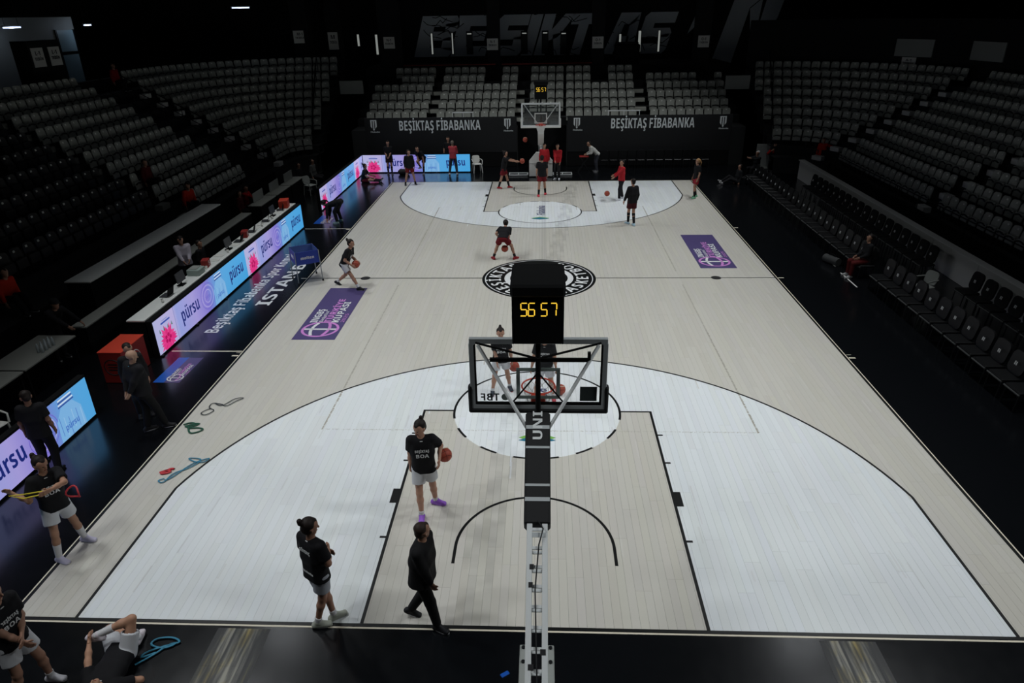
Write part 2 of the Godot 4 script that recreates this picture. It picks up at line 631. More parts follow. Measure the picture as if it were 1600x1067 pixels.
func court_lines() -> void:
	for s in [1.0, -1.0]:
		var t := Transform3D(Basis(Vector3.UP, 0.0 if s > 0 else PI), Vector3.ZERO)
		# three-point line
		var st := S()
		for e in [-1.0, 1.0]:
			strip(st, 6.55 * e, 14.0, 6.6 * e, 11.01)
		var a0 := asin(1.415 / 6.75)
		arc_band(st, Vector3(0, 0, 12.425), 6.7, 6.75, PI + a0, TAU - a0, 72)
		part("three_point_line", st, M.line_black, floor_node, t)
		st = S()
		for e in [-1.0, 1.0]:
			strip(st, 2.4 * e, 14.0, 2.45 * e, 8.2)
			strip(st, 1.8 * e, 8.2, 2.4 * e, 8.25)
		part("lane_line", st, M.line_black, floor_node, t)
		for e in [-1.0, 1.0]:
			for q in [[1.75, 0.05], [2.65, 0.4], [3.9, 0.05], [4.85, 0.05]]:
				st = S()
				strip(st, 2.45 * e, 14.0 - q[0], (2.45 + (0.12 if q[1] > 0.1 else 0.1)) * e, 14.0 - q[0] - q[1])
				part("lane_mark", st, M.line_black, floor_node, t)
		st = S()
		arc_band(st, Vector3(0, 0, 8.2), 1.75, 1.8, PI, TAU, 40)
		for q in [[0.0, 0.2], [0.42, 0.64], [0.9, 1.12], [1.32, 1.54]]:
			arc_band(st, Vector3(0, 0, 8.2), 1.75, 1.8, q[0], q[1], 6)
			arc_band(st, Vector3(0, 0, 8.2), 1.75, 1.8, PI - q[1], PI - q[0], 6)
		part("free_throw_circle", st, M.line_black, floor_node, t)
		st = S()
		arc_band(st, Vector3(0, 0, 12.425), 1.25, 1.3, PI, TAU, 36)
		for e in [-1.0, 1.0]:
			strip(st, 1.25 * e, 12.425, 1.3 * e, 12.8)
		part("no_charge_line", st, M.line_black, floor_node, t)
	# boundary: black line with a pale one outside it
	var st := S()
	for s in [1.0, -1.0]:
		strip(st, -7.5, 14.0 * s, 7.5, 14.05 * s, -0.0028)
		strip(st, 7.5 * s, -14.05, 7.55 * s, 14.05, -0.0028)
	part("boundary_line", st, M.line_black, floor_node)
	st = S()
	for s in [1.0, -1.0]:
		strip(st, -7.6, 14.06 * s, 7.6, 14.09 * s, -0.0026)
		strip(st, 7.56 * s, -14.06, 7.585 * s, 14.06, -0.0026)
	part("pale_boundary_line", st, M.line_white, floor_node)
	st = S()
	strip(st, -7.5, -0.025, -1.8, 0.025)
	strip(st, 1.8, -0.025, 7.5, 0.025)
	part("centre_line", st, M.line_black, floor_node)
	for s in [-1.0, 1.0]:
		st = S()
		arc_band(st, Vector3(5.65 * s, 0, 0), 0.0, 0.16, 0, TAU, 16, 0.0018)
		part("floor_cap", st, M.text_dark, floor_node)
	# short coach and team marks outside the sidelines
	st = S()
	for s in [-1.0, 1.0]:
		strip(st, 7.6 * s, -0.03, 7.78 * s, 0.03, -0.0026)
		strip(st, 7.6 * s, 5.6, 7.76 * s, 5.66, -0.0026)
		strip(st, 7.6 * s, -5.66, 7.76 * s, -5.6, -0.0026)
		strip(st, 7.6 * s, 5.45, 7.72 * s, 5.47, -0.0026)
	strip(st, -9.45, 5.35, -7.6, 5.4, -0.0026)
	strip(st, -9.45, -5.75, -7.6, -5.7, -0.0026)
	part("side_mark", st, M.line_white, floor_node)
	# centre emblem
	var e := floor_node
	st = S()
	arc_band(st, Vector3.ZERO, 0.0, 1.83, 0, TAU, 72, 0.002)
	part("emblem_disc", st, M.line_black, e)
	st = S()
	arc_band(st, Vector3.ZERO, 1.71, 1.74, 0, TAU, 72, 0.003)
	arc_band(st, Vector3.ZERO, 0.93, 1.11, 0, TAU, 60, 0.003)
	part("emblem_ring", st, M.text_white, e)
	st = S()
	arc_band(st, Vector3(0, 0, 0), 0.0, 0.74, deg_to_rad(-50), deg_to_rad(60), 24, 0.003)
	arc_band(st, Vector3(0, 0, 0), 0.0, 0.74, deg_to_rad(130), deg_to_rad(230), 24, 0.003)
	part("emblem_shield", st, M.text_white, e)
	var words := ["BEŞİKTAŞ", "BASKETBOL"]
	for k in 2:
		var n: int = words[k].length()
		var joined := SurfaceTool.new()
		joined.begin(Mesh.PRIMITIVE_TRIANGLES)
		for i in n:
			var mid := 180.0 if k == 0 else 0.0
			var ang := deg_to_rad(mid + (i - (n - 1) * 0.5) * 15.2 * (1.0 if k == 0 else -1.0))
			# angle measured from +x towards -z
			if k == 1:
				ang = deg_to_rad(0.0 + (i - (n - 1) * 0.5) * 15.2)
			else:
				ang = deg_to_rad(180.0 - (i - (n - 1) * 0.5) * 15.2)
			var tm := letters(words[k][i], 0.38, 0.003)
			var c := Vector3(cos(ang), 0, -sin(ang)) * 1.41
			var out := c.normalized()
			# letters on the right read upwards with their heads inwards, those on the left with their heads outwards
			var up := -out if k == 1 else out
			var right := up.cross(Vector3.UP)
			joined.append_from(tm, 0, Transform3D(Basis(right, up, Vector3.UP), c + Vector3(0, 0.004, 0)))
		part("emblem_word", joined.commit(), M.text_white, e)
	# lettering on the black surround beside the scorer's table
	for q in [["Beşiktaş Fibabanka Spor Kompleksi", 0.36, 7.6, -8.92, 0.45, true], ["ISTANBUL", 0.42, 5.1, -8.22, -0.25, true]]:
		var f := letters_fit(q[0], q[1], q[2], 0.002, q[5])
		var b := Basis(Vector3(0, 0, -1) * f[1], Vector3(-1, 0, 0), Vector3(0, 1, 0))
		part("floor_lettering", f[0], M.text_white, floor_node, Transform3D(b, Vector3(q[3], -0.0015, q[4])))
	# sponsor name in the two free-throw circles
	for s in [1.0, -1.0]:
		var f := letters_fit("Fibabanka", 0.34, 1.5, 0.002, true)
		var b := Basis(Vector3(0, 0, -1) * f[1], Vector3(-1, 0, 0), Vector3(0, 1, 0))
		part("circle_lettering", f[0], M.navy_text, floor_node, Transform3D(b, Vector3(0.06, 0.003, 8.2 * s - 0.2)))
		for k in 2:
			st = S()
			var zc: float = 8.2 * s + 1.05 + 0.1 * k
			var y := 0.003 + 0.001 * k
			quad_out(st, Vector3(-0.36, y, zc), Vector3(0, y, zc - 0.2), Vector3(0.4, y, zc), Vector3(0, y, zc + 0.22 - 0.12 * k), Vector3(0, -1, zc))
			part("circle_leaf", st, M.leaf_green if k == 0 else M.teal, floor_node)


# ------------------------------------------------------------------ stands
# A stand follows a path: straight along the sideline, then a quarter turn towards the end of the hall.
const STANDS := {
	"right": {"x": 14.6, "cx": 12.0, "cz": -13.6, "y": 1.6, "rise": 0.42, "near": 15.0, "rows": 9, "s": 1.0},
	"left": {"x": -13.4, "cx": -12.0, "cz": -15.3, "y": 1.8, "rise": 0.41, "near": 13.0, "rows": 10, "s": -1.0},
}


# point and outward direction at arc length d (0 where the turn begins, negative on the straight part), offset outwards
func on_stand(q: Dictionary, off: float, d: float) -> Array:
	var r: float = absf(q.x - q.cx) + off
	if d <= 0.0:
		return [Vector3(q.cx + q.s * r, 0, q.cz - d), Vector3(q.s, 0, 0)]
	var a := minf(d / r, PI * 0.5)
	var o := Vector3(q.s * cos(a), 0, -sin(a))
	return [Vector3(q.cx, 0, q.cz) + o * r, o]


func make_stands() -> void:
	for key in ["left", "right"]:
		var q: Dictionary = STANDS[key]
		var where := "behind the screens and press desks" if key == "left" else "behind the courtside chairs"
		var t := thing("stepped_stand", "black stepped stand %s" % where, "stand", Vector3.ZERO, 0.0, "", "structure")
		for i in q.rows:
			var y: float = q.y + q.rise * i - 0.82
			var st := S()
			var r0: float = 0.75 * i - 0.55
			var r1: float = r0 + 0.75
			var yb := maxf(0.0, y - q.rise - 0.05) if i > 0 else 0.0
			var base := absf(q.x - q.cx)
			var ring := []
			var steps := [[q.near - q.cz, 0.0]]
			ring.append([Vector3(q.cx + q.s * base, 0, q.near), Vector3(q.s, 0, 0)])
			for k in 13:
				var a := PI * 0.5 * k / 12.0
				var o := Vector3(q.s * cos(a), 0, -sin(a))
				ring.append([Vector3(q.cx, 0, q.cz) + o * base, o])
			for k in ring.size() - 1:
				var A: Vector3 = ring[k][0] + ring[k][1] * r0
				var B: Vector3 = ring[k + 1][0] + ring[k + 1][1] * r0
				var C: Vector3 = ring[k + 1][0] + ring[k + 1][1] * r1
				var D: Vector3 = ring[k][0] + ring[k][1] * r1
				var up := Vector3(0, y, 0)
				var dn := Vector3(0, yb, 0)
				var o := (A + B + C + D) * 0.25 + (up + dn) * 0.5
				quad_out(st, A + up, B + up, C + up, D + up, o)
				quad_out(st, A + dn, B + dn, B + up, A + up, o)
				quad_out(st, D + dn, C + dn, C + up, D + up, o)
				quad_out(st, A + dn, B + dn, C + dn, D + dn, o)
			part("tread", st, M.terrace, t)
		# pale step blocks in the aisles
		var aisles := [1.35, -8.6] if key == "right" else [-1.75, -11.75]
		for a in aisles.size():
			for i in range(0, q.rows - 1):
				var p := on_stand(q, 0.75 * i - 0.28, aisles[a])
				var y: float = q.y + q.rise * i - 0.82
				var st := S()
				var o: Vector3 = p[1]
				box(st, p[0] + Vector3(0, y + 0.11, 0), Vector3(0.3, 0.21, 0.55), 0.01, Basis(o, Vector3.UP, o.cross(Vector3.UP)))
				part("step", st, M.white_paint if aisles[a] > -10.0 else M.ledge, t)
	# rear fascias above the last rows
	for key in ["left", "right"]:
		var q: Dictionary = STANDS[key]
		var off: float = 0.75 * q.rows - 0.2
		var y0: float = q.y + q.rise * (q.rows - 1) - 1.0
		var st := S()
		var base := absf(q.x - q.cx)
		var top := 7.1 if key == "right" else 4.6 + 0.6
		var pts := [[Vector3(q.cx + q.s * base, 0, q.near), Vector3(q.s, 0, 0)]]
		for k in 9:
			var a: float = PI * 0.5 * k / 8.0 * (1.0 if key == "right" else 0.55)
			var o := Vector3(q.s * cos(a), 0, -sin(a))
			pts.append([Vector3(q.cx, 0, q.cz) + o * base, o])
		for k in pts.size() - 1:
			var A: Vector3 = pts[k][0] + pts[k][1] * off
			var B: Vector3 = pts[k + 1][0] + pts[k + 1][1] * off
			var A2: Vector3 = pts[k][0] + pts[k][1] * (off + 0.3)
			var B2: Vector3 = pts[k + 1][0] + pts[k + 1][1] * (off + 0.3)
			var o := (A + B + A2 + B2) * 0.25 + Vector3(0, (y0 + top) * 0.5, 0)
			var l := Vector3(0, y0, 0)
			var u := Vector3(0, top, 0)
			quad_out(st, A + l, B + l, B + u, A + u, o)
			quad_out(st, A2 + l, B2 + l, B2 + u, A2 + u, o)
			quad_out(st, A + u, B + u, B2 + u, A2 + u, o)
		single("stand_fascia", st, M.wall_black, "black fascia rising behind the top row " + ("with white panels on it" if key == "right" else "below the lit corridor"), "fascia", "", Transform3D(), "structure")
	# the end stand
	var t := thing("stepped_stand", "black stepped end stand behind the lettered banners", "stand", Vector3.ZERO, 0.0, "", "structure")
	for i in 6:
		var st := S()
		var y := 2.0 + 0.4 * i
		for b in ([[-10.4, -1.3], [1.45, 11.0]] if i == 0 else [[-10.4, 11.0]]):
			var zf := -17.85 if i == 0 else -18.6 - 0.8 * i
			var zb := -19.4 - 0.8 * i
			var yb := 0.0 if i == 0 else y - 0.45
			box(st, Vector3((b[0] + b[1]) * 0.5, (y + yb) * 0.5, (zf + zb) * 0.5), Vector3(b[1] - b[0], y - yb, zf - zb))
		part("tread", st, M.terrace, t)
		for x in [[-6.12, 0.62], [-1.25, 0.6], [5.62, 0.62]]:
			if i > 0 and i < 5:
				st = S()
				box(st, Vector3(x[0], y - 0.1, -18.55 - 0.8 * i), Vector3(x[1], 0.2, 0.34), 0.01)
				part("step", st, M.step_white, t)
	# tunnel under the end stand
	var st := S()
	box(st, Vector3(0.07, 1.0, -19.6), Vector3(2.9, 2.0, 0.2))
	part("tunnel_back", st, M.matt_black, t)
	# block beyond the top rows that carries the mural wall
	slab("trim_1", Vector3(0.3, 2.4, -25.9), Vector3(22.0, 4.8, 4.2), M.wall_black, "black landing behind the top row of the end stand", "landing")
	for n in 4:
		var x: float = [-9.1, -2.85, 3.4, 9.55][n]
		slab("trim_%d" % (n + 2), Vector3(x, 7.9, -24.2), Vector3([1.25, 0.75, 0.75, 0.9][n], 6.6, 0.7), M.wall_black, "black square column with a stand sign, %s of four along the end stand" % ORD[n], "column")
	slab("trim_6", Vector3(-5.55, 4.92, -23.75), Vector3(5.6, 0.06, 0.06), M.red, "dark red rail behind the end stand below the first letters", "rail")
	slab("trim_7", Vector3(0.35, 4.92, -23.75), Vector3(5.4, 0.06, 0.06), M.red, "dark red rail behind the end stand below the middle letters", "rail")
	# front walls
	slab("trim_8", Vector3(14.0, 0.45, 0.0), Vector3(0.12, 0.9, 27.0), M.matt_black, "low black wall at the foot of the stand with the step blocks", "wall")
	slab("trim_9", Vector3(-12.85, 0.5, 0.4), Vector3(0.12, 1.0, 25.0), M.matt_black, "low black wall at the foot of the stand behind the press desks", "wall")
	banners()


func banners() -> void:
	for b in [[-9.62, -1.3, "nearer to the screens"], [1.45, 10.25, "above the row of black chairs"]]:
		var w: float = b[1] - b[0]
		var t := thing("banner", "long black banner with white club lettering, " + b[2], "banner", Vector3((b[0] + b[1]) * 0.5, 0, -17.82), 0.0, "banners on the end stand")
		var st := S()
		box(st, Vector3(0, 1.72, 0), Vector3(w, 1.88, 0.05), 0.008)
		part("cloth", st, M.banner_black, t)
		var f := letters_fit("BEŞİKTAŞ FİBABANKA", 0.5, 4.45, 0.012)
		part("lettering", f[0], M.text_grey, t, Transform3D(Basis.from_scale(Vector3(f[1], 1, 1)), Vector3(-0.05 if b[0] < 0 else 0.15, 2.24, 0.034)))
		for e in [-1.0, 1.0]:
			var x: float = e * (w * 0.5 - 0.5)
			var crest := S()
			prism(crest, PackedVector2Array([Vector2(-0.17, 0.26), Vector2(0.17, 0.26), Vector2(0.17, -0.08), Vector2(0, -0.3), Vector2(-0.17, -0.08)]), Transform3D(Basis(), Vector3(x, 2.3, 0.026)), 0.008)
			var c := part("crest", crest, M.text_grey, t)
			for k in 2:
				var bar := S()
				box(bar, Vector3(x - 0.06 + 0.12 * k, 2.3, 0.037), Vector3(0.05, 0.44, 0.006))
				part("crest_bar", bar, M.text_dark, c)
			var g := letters_fit("Fibabanka", 0.075, 0.5, 0.008)
			part("sponsor_name", g[0], M.text_grey, t, Transform3D(Basis.from_scale(Vector3(g[1], 1, 1)), Vector3(x + 0.05, 1.93, 0.032)))
	# the dark wall below the banners
	slab("trim_10", Vector3(-5.46, 0.4, -17.83), Vector3(8.3, 0.76, 0.04), M.matt_black, "black boards below the banner nearer to the screens", "wall")
	slab("trim_11", Vector3(5.85, 0.4, -17.83), Vector3(8.8, 0.76, 0.04), M.matt_black, "black boards behind the row of chairs at the far end", "wall")


# ------------------------------------------------------------------ screens
func screen_picture() -> ImageTexture:
	var w := 1160
	var h := 184
	var im := Image.create(w, h, false, Image.FORMAT_RGB8)
	var stops := [[0.0, rgb(190, 192, 236)], [0.17, rgb(196, 186, 236)], [0.2, rgb(160, 172, 236)], [0.36, rgb(176, 166, 232)], [0.5, rgb(140, 130, 222)], [0.6, rgb(110, 166, 232)], [0.72, rgb(92, 178, 238)], [0.99, rgb(78, 176, 240)], [1.0, rgb(78, 176, 240)]]
	for x in w:
		var u := float(x) / w
		var c: Color = stops[0][1]
		for k in stops.size() - 1:
			if u >= stops[k][0] and u <= stops[k + 1][0]:
				c = stops[k][1].lerp(stops[k + 1][1], (u - stops[k][0]) / maxf(0.001, stops[k + 1][0] - stops[k][0]))
		im.fill_rect(Rect2i(x, 0, 1, h), c)
	# flower
	var r2 := RandomNumberGenerator.new()
	r2.seed = 3
	var pink := rgb(228, 40, 128)
	for k in 26:
		var a := TAU * k / 26.0 + r2.randf() * 0.15
		var l := r2.randf_range(62, 92)
		var c := Vector2(108, 138)
		var d := Vector2(cos(a), sin(a))
		var n := Vector2(-d.y, d.x)
		paint_poly(im, PackedVector2Array([c - n * 5, c + d * l * 0.6 - n * 11, c + d * l, c + d * l * 0.6 + n * 11, c + n * 5]), pink.lerp(rgb(255, 96, 170), r2.randf() * 0.6))
	for k in 5:
		paint_ring(im, Vector2(106 + 22 * cos(k * 1.26), 132 + 18 * sin(k * 1.26)), 10, 10, 9, rgb(186, 16, 96))
	for k in 4:
		paint_poly(im, PackedVector2Array([Vector2(40 + 40 * k, 80), Vector2(46 + 40 * k, 58), Vector2(52 + 40 * k, 82)]), rgb(60, 120, 90))
	im.fill_rect(Rect2i(66, 34, 92, 9), rgb(56, 84, 178))
	im.fill_rect(Rect2i(80, 24, 60, 3), rgb(120, 140, 210))
	im.fill_rect(Rect2i(203, 0, 3, h), rgb(120, 130, 190))
	for x in [276.0, 905.0]:
		paint_text(im, "pürsu", x, 122, 74, rgb(28, 42, 122), 0.74, true, -0.06)
	# ripples
	for k in 4:
		paint_ring(im, Vector2(590, 92), 86 - 15 * k, 78 - 13 * k, 3.5, rgb(118, 104, 214) if k % 2 == 0 else rgb(196, 188, 244))
	paint_text(im, "pürsu", 556, 104, 20, rgb(104, 96, 206), 0.9, false)
	# jar
	paint_poly(im, PackedVector2Array([Vector2(712, 44), Vector2(782, 44), Vector2(824, 92), Vector2(830, 184), Vector2(664, 184), Vector2(670, 92)]), rgb(132, 190, 240))
	for k in 6:
		im.fill_rect(Rect2i(684 + k * 26, 80 + (k % 3) * 10, 3, 84), rgb(168, 212, 248) if k % 2 else rgb(84, 130, 210))
	for k in 4:
		im.fill_rect(Rect2i(704 - k * 2, 10 + k * 9, 86 + k * 4, 6), rgb(228, 238, 252) if k % 2 == 0 else rgb(60, 84, 160))
	paint_text(im, "pürsu", 706, 152, 26, rgb(70, 118, 206), 0.9, true)
	return ImageTexture.create_from_image(im)


func make_screens() -> void:
	var m := mat("screen", rgb(8, 8, 10), 0.3)
	m.emission_enabled = true
	m.emission = Color.BLACK
	m.emission_texture = screen_picture()
	m.emission_energy_multiplier = 0.8
	# where it starts (nearest end), direction, length, texture start in periods
	screen_board(Vector3(-9.54, 0, 5.78), Vector3(0, 0, -1), 11.66, 0.0, 2.0, m, "long glowing advertising screen in front of the scorer's table")
	screen_board(Vector3(-9.54, 0, 14.2), Vector3(0, 0, -1), 5.68, -0.21, 0.77, m, "glowing advertising screen cut off by the picture's edge, nearest to the viewpoint")
	screen_board(Vector3(-9.56, 0, -8.45), Vector3(0, 0, -1), 7.85, 0.0, 1.3, m, "glowing advertising screen along the side towards the far corner")
	screen_board(Vector3(-9.58, 0, -16.36), Vector3(1, 0, 0), 5.84, 0.0, 1.0, m, "glowing advertising screen across the far end under the banner")


func screen_board(at: Vector3, dir: Vector3, l: float, u0: float, u1: float, m: Material, label: String) -> void:
	# local x runs along the screen, its face looks to +z
	var face := dir.cross(Vector3.UP)
	if face.dot(Vector3(0, 0, 0) - at) < 0.0:
		face = -face
	var turn := Basis(dir if dir.cross(Vector3.UP) == face else dir, Vector3.UP, face)
	var t := thing("advertising_screen", label, "screen", at, 0.0, "advertising screens round the court")
	t.basis = turn
	var st := S()
	box(st, Vector3(l * 0.5, 0.5, -0.08), Vector3(l, 1.0, 0.14), 0.008)
	part("cabinet", st, M.matt_black, t)
	st = S()
	var n := 1
	var y0 := 0.05
	var y1 := 0.955
	var p := [Vector3(0.03, y0, 0.0), Vector3(l - 0.03, y0, 0.0), Vector3(l - 0.03, y1, 0.0), Vector3(0.03, y1, 0.0)]
	var uv := [Vector2(u0, 1), Vector2(u1, 1), Vector2(u1, 0), Vector2(u0, 0)]
	for k in [0, 2, 1, 0, 3, 2]:
		st.set_uv(uv[k])
		st.add_vertex(p[k])
	part("display", st, m, t)
	for k in int(l / 1.94) + 1:
		st = S()
		box(st, Vector3(minf(0.1 + k * 1.94, l - 0.1), 0.02, 0.02), Vector3(0.08, 0.04, 0.06), 0.01)
		part("foot", st, M.dark_steel, t)
	var a := AreaLight3D.new()
	a.name = "screen_glow"
	a.area_size = Vector2(l - 0.06, 0.9)
	a.light_energy = 0.25
	a.light_color = rgb(150, 170, 236)
	a.shadow_enabled = true
	a.area_range = 40.0
	a.transform = Transform3D(Basis(Vector3.LEFT, Vector3.UP, Vector3.FORWARD), Vector3(l * 0.5, 0.5, 0.02))
	t.add_child(a, true)


# ------------------------------------------------------------------ baskets
func make_baskets() -> void:
	basket(Vector3(0.06, 0, 0), 0.0, "near basketball hoop with black padded arm, glass backboard and white truss", true)
	basket(Vector3(0.02, 0, 0), PI, "far basketball hoop with white padded column in front of the tunnel", false)


func basket(at: Vector3, turn: float, label: String, near: bool) -> void:
	var t := thing("basketball_hoop", label, "basketball hoop", at, turn, "basketball hoops")
	var dy := -0.05
	var zb := 12.83
	# backboard: frame, pane, pad, marks
	var bd := part("backboard_pane", glass_pane(Vector3(0, 3.425 + dy, zb), Vector3(1.72, 0.97, 0.012)), M.glass, t)
	var st := S()
	for q in [[Vector3(0, 3.925, zb), Vector3(1.82, 0.075, 0.07)], [Vector3(0, 2.93, zb), Vector3(1.82, 0.075, 0.07)], [Vector3(-0.88, 3.425, zb), Vector3(0.075, 0.94, 0.07)], [Vector3(0.88, 3.425, zb), Vector3(0.075, 0.94, 0.07)]]:
		box(st, q[0] + Vector3(0, dy, 0), q[1], 0.006)
	part("backboard_frame", st, M.tape_grey if near else M.white_steel, t)
	st = S()
	for e in [-1.0, 1.0]:
		box(st, Vector3(0.84 * e, 3.425 + dy, zb + 0.02), Vector3(0.025, 0.9, 0.03))
	box(st, Vector3(0, 2.99 + dy, zb + 0.02), Vector3(1.66, 0.03, 0.03))
	part("inner_trim", st, M.matt_black, t)
	st = S()
	box(st, Vector3(0, 2.875 + dy, zb), Vector3(1.88, 0.07, 0.11), 0.02)
	for e in [-1.0, 1.0]:
		box(st, Vector3(0.925 * e, 3.05 + dy, zb), Vector3(0.05, 0.42, 0.11), 0.02)
	part("edge_pad", st, M.rubber if near else M.white_paint, t)
	st = S()
	for q in [[Vector3(0, 3.49, 0), Vector3(0.59, 0.05, 0.004)], [Vector3(0, 3.065, 0), Vector3(0.59, 0.05, 0.004)], [Vector3(-0.27, 3.28, 0), Vector3(0.05, 0.4, 0.004)], [Vector3(0.27, 3.28, 0), Vector3(0.05, 0.4, 0.004)]]:
		box(st, q[0] + Vector3(0, dy, zb - 0.012), q[1])
	part("target_square", st, M.grey_mark if near else M.white_paint, t)
	if near:
		st = S()
		box(st, Vector3(0.68, 3.12 + dy, zb - 0.012), Vector3(0.23, 0.22, 0.004))
		part("dark_sticker", st, M.glass_sticker, t)
		st = S()
		var ring := PackedVector2Array()
		for i in 18:
			ring.append(Vector2(cos(TAU * i / 18), sin(TAU * i / 18)) * 0.052)
		prism(st, ring, Transform3D(Basis(), Vector3(-0.45, 3.065 + dy, zb - 0.014)), 0.004)
		part("round_sticker", st, M.grey_mark, t)
		part("pane_lettering", letters("TBF", 0.11, 0.004), M.text_dark, t, Transform3D(Basis(Vector3.UP, PI), Vector3(-0.66, 3.06 + dy, zb - 0.012)))
	# rim, its bracket and the net
	var rc := Vector3(0, 3.05 + dy - 0.03, 12.425)
	st = S()
	var pts := []
	for i in 28:
		pts.append(rc + Vector3(cos(TAU * i / 28), 0, sin(TAU * i / 28)) * 0.235)
	path_tube(st, pts, 0.012, 6, true)
	box(st, rc + Vector3(0, -0.03, 0.315), Vector3(0.2, 0.1, 0.14), 0.01)
	part("rim", st, M.rim_red, t)
	st = S()
	for i in 12:
		for e in [-1, 1]:
			var prev := Vector3.ZERO
			for k in 6:
				var a: float = TAU * (i + e * 0.5 * k) / 12.0
				var rr := lerpf(0.225, 0.13, minf(1.0, k / 4.0)) + (0.01 if k > 4 else 0.0)
				var p := rc + Vector3(cos(a) * rr, -0.015 - 0.078 * k, sin(a) * rr)
				if k > 0:
					tube(st, prev, p, 0.0055, -1, 4, false)
				prev = p
	part("net", st, M.net, t)
	# shot clock on a post above the board
	st = S()
	tube(st, Vector3(0, 2.9, 13.02), Vector3(0, 4.1, 13.02), 0.035)
	for e in [-1.0, 1.0]:
		tube(st, Vector3(0, 3.72, 13.05), Vector3(0.82 * e, 3.87, zb + 0.06), 0.016)
		tube(st, Vector3(0, 3.52, 13.05), Vector3(0.34 * e, 2.98, zb + 0.06), 0.012)
	box(st, Vector3(0.02, 3.68, 13.0), Vector3(1.3, 0.045, 0.045))
	box(st, Vector3(0.66, 3.74, 13.0), Vector3(0.04, 0.1, 0.05))
	part("mounting_frame", st, M.matt_black, t)
	for e in [-1.0, 1.0]:
		st = S()
		tube(st, Vector3(0.79 * e, 3.85, zb + 0.08), Vector3(0.12 * e, 2.86, 13.42), 0.024)
		part("strut", st, M.white_steel, t)
	st = S()
	box(st, Vector3(0.0, 4.4, 13.06), Vector3(0.6, 0.66, 0.56), 0.012)
	var ck := part("shot_clock", st, M.matt_black, t)
	st = S()
	for e in [-1.0, 1.0]:
		box(st, Vector3(0.305 * e, 4.4, 13.3), Vector3(0.02, 0.66, 0.09), 0.004)
		box(st, Vector3(0.305 * e, 4.4, 12.82), Vector3(0.02, 0.66, 0.09), 0.004)
	part("clock_edge", st, M.dark_steel if near else M.grey_panel, ck)
	st = S()
	box(st, Vector3(0.0, 4.79, 13.02), Vector3(0.66, 0.16, 0.8), 0.03)
	part("clock_hood", st, M.matt_black, ck)
	for e in [1.0, -1.0]:
		for k in 4:
			var ds := S()
			seven_segment(ds, "5657"[k], 0.075, 0.165)
			var x: float = [-0.17, -0.075, 0.075, 0.185][k]
			var b := Basis() if e > 0 else Basis(Vector3.UP, PI)
			part("digit", ds, M.digit, ck, Transform3D(b, Vector3(x * e, 4.53 if near else 4.5, 13.06 + 0.2805 * e)))
	# boom: padded near the board, open truss down to the base
	var a: Vector3 = Vector3(0, 3.02, 13.12)
	var b2 := Vector3(0, 0.98, 16.5)
	var dir := (b2 - a).normalized()
	var up := Vector3(1, 0, 0).cross(dir) * -1.0
	if up.y < 0:
		up = -up
	var bb := Basis(Vector3.RIGHT, up, Vector3.RIGHT.cross(up))
	st = S()
	box(st, a + dir * 0.86, Vector3(0.32, 0.26, 1.5), 0.03, bb)
	part("arm_pad", st, M.rubber, t)
	if near:
		for q in [[0.34, 0.05], [0.62, 0.03], [1.12, 0.03], [1.3, 0.05]]:
			st = S()
			box(st, a + dir * q[0] + up * 0.132, Vector3(0.3, 0.006, q[1]), 0.0, bb)
			part("pad_strap", st, M.tape_grey, t)
		var f := letters_fit("UNI", 0.12, 0.4, 0.006)
		part("arm_lettering", f[0], M.white_steel, t, Transform3D(Basis(dir * -f[1], Vector3.LEFT, up), a + dir * 0.32 + up * 0.134))
	st = S()
	var c0 := a + dir * 1.55
	var c1 := b2
	for e in [-1.0, 1.0]:
		for u in [-1.0, 1.0]:
			box(st, (c0 + c1) * 0.5 + Vector3(0.09 * e, 0, 0) + up * (0.09 * u), Vector3(0.066, 0.05, (c1 - c0).length()), 0.004, bb)
	part("truss_chord", st, M.white_steel, t)
	for k in 11:
		st = S()
		var c := c0.lerp(c1, (k + 0.5) / 11.0)
		box(st, c + up * 0.09, Vector3(0.16, 0.03, 0.035), 0.0, bb)
		box(st, c - up * 0.09, Vector3(0.16, 0.03, 0.035), 0.0, bb)
		for e in [-1.0, 1.0]:
			box(st, c + Vector3(0.09 * e, 0, 0), Vector3(0.03, 0.16, 0.03), 0.0, bb)
		part("truss_rung", st, M.white_steel, t)
	st = S()
	path_tube(st, [c0 + up * 0.12, c0 + dir * 0.12 + up * 0.16 + Vector3(0.07, 0, 0), c0 + dir * 0.3 + up * 0.13 + Vector3(0.02, 0, 0), c0 + dir * 0.8 + up * 0.12 - Vector3(0.02, 0, 0), c0 + dir * 1.9 + up * 0.12 + Vector3(0.01, 0, 0)], 0.009, 5)
	part("cable", st, M.dark_steel, t)
	if near:
		for q in [[0.18, 0.02, M.tape_grey, 0.16], [0.55, -0.06, M.text_dark, 0.05], [0.75, -0.07, M.text_dark, 0.05], [1.45, 0.07, M.text_dark, 0.06], [1.6, -0.06, M.text_dark, 0.06]]:
			st = S()
			box(st, c0 + dir * q[0] + up * 0.115 + Vector3(q[1], 0, 0), Vector3(q[3], 0.006, 0.06), 0.0, bb)
			part("tape_wrap", st, q[2], t)
	# pivot plates and the wheeled base
	st = S()
	for e in [-1.0, 1.0]:
		box(st, Vector3(0.15 * e, 0.62, 15.55), Vector3(0.11, 0.62, 0.9), 0.01)
	var pl := part("pivot_plate", st, M.grey_panel, t)
	for e in [-1.0, 1.0]:
		for z in [15.15, 15.35]:
			st = S()
			tube(st, Vector3(0.16 * e, 0.92, z), Vector3(0.16 * e, 0.95, z), 0.022, -1, 8)
			part("bolt", st, M.dark_steel, pl)
	st = S()
	box(st, Vector3(0, 0.34, 16.6), Vector3(1.0, 0.46, 2.0), 0.03)
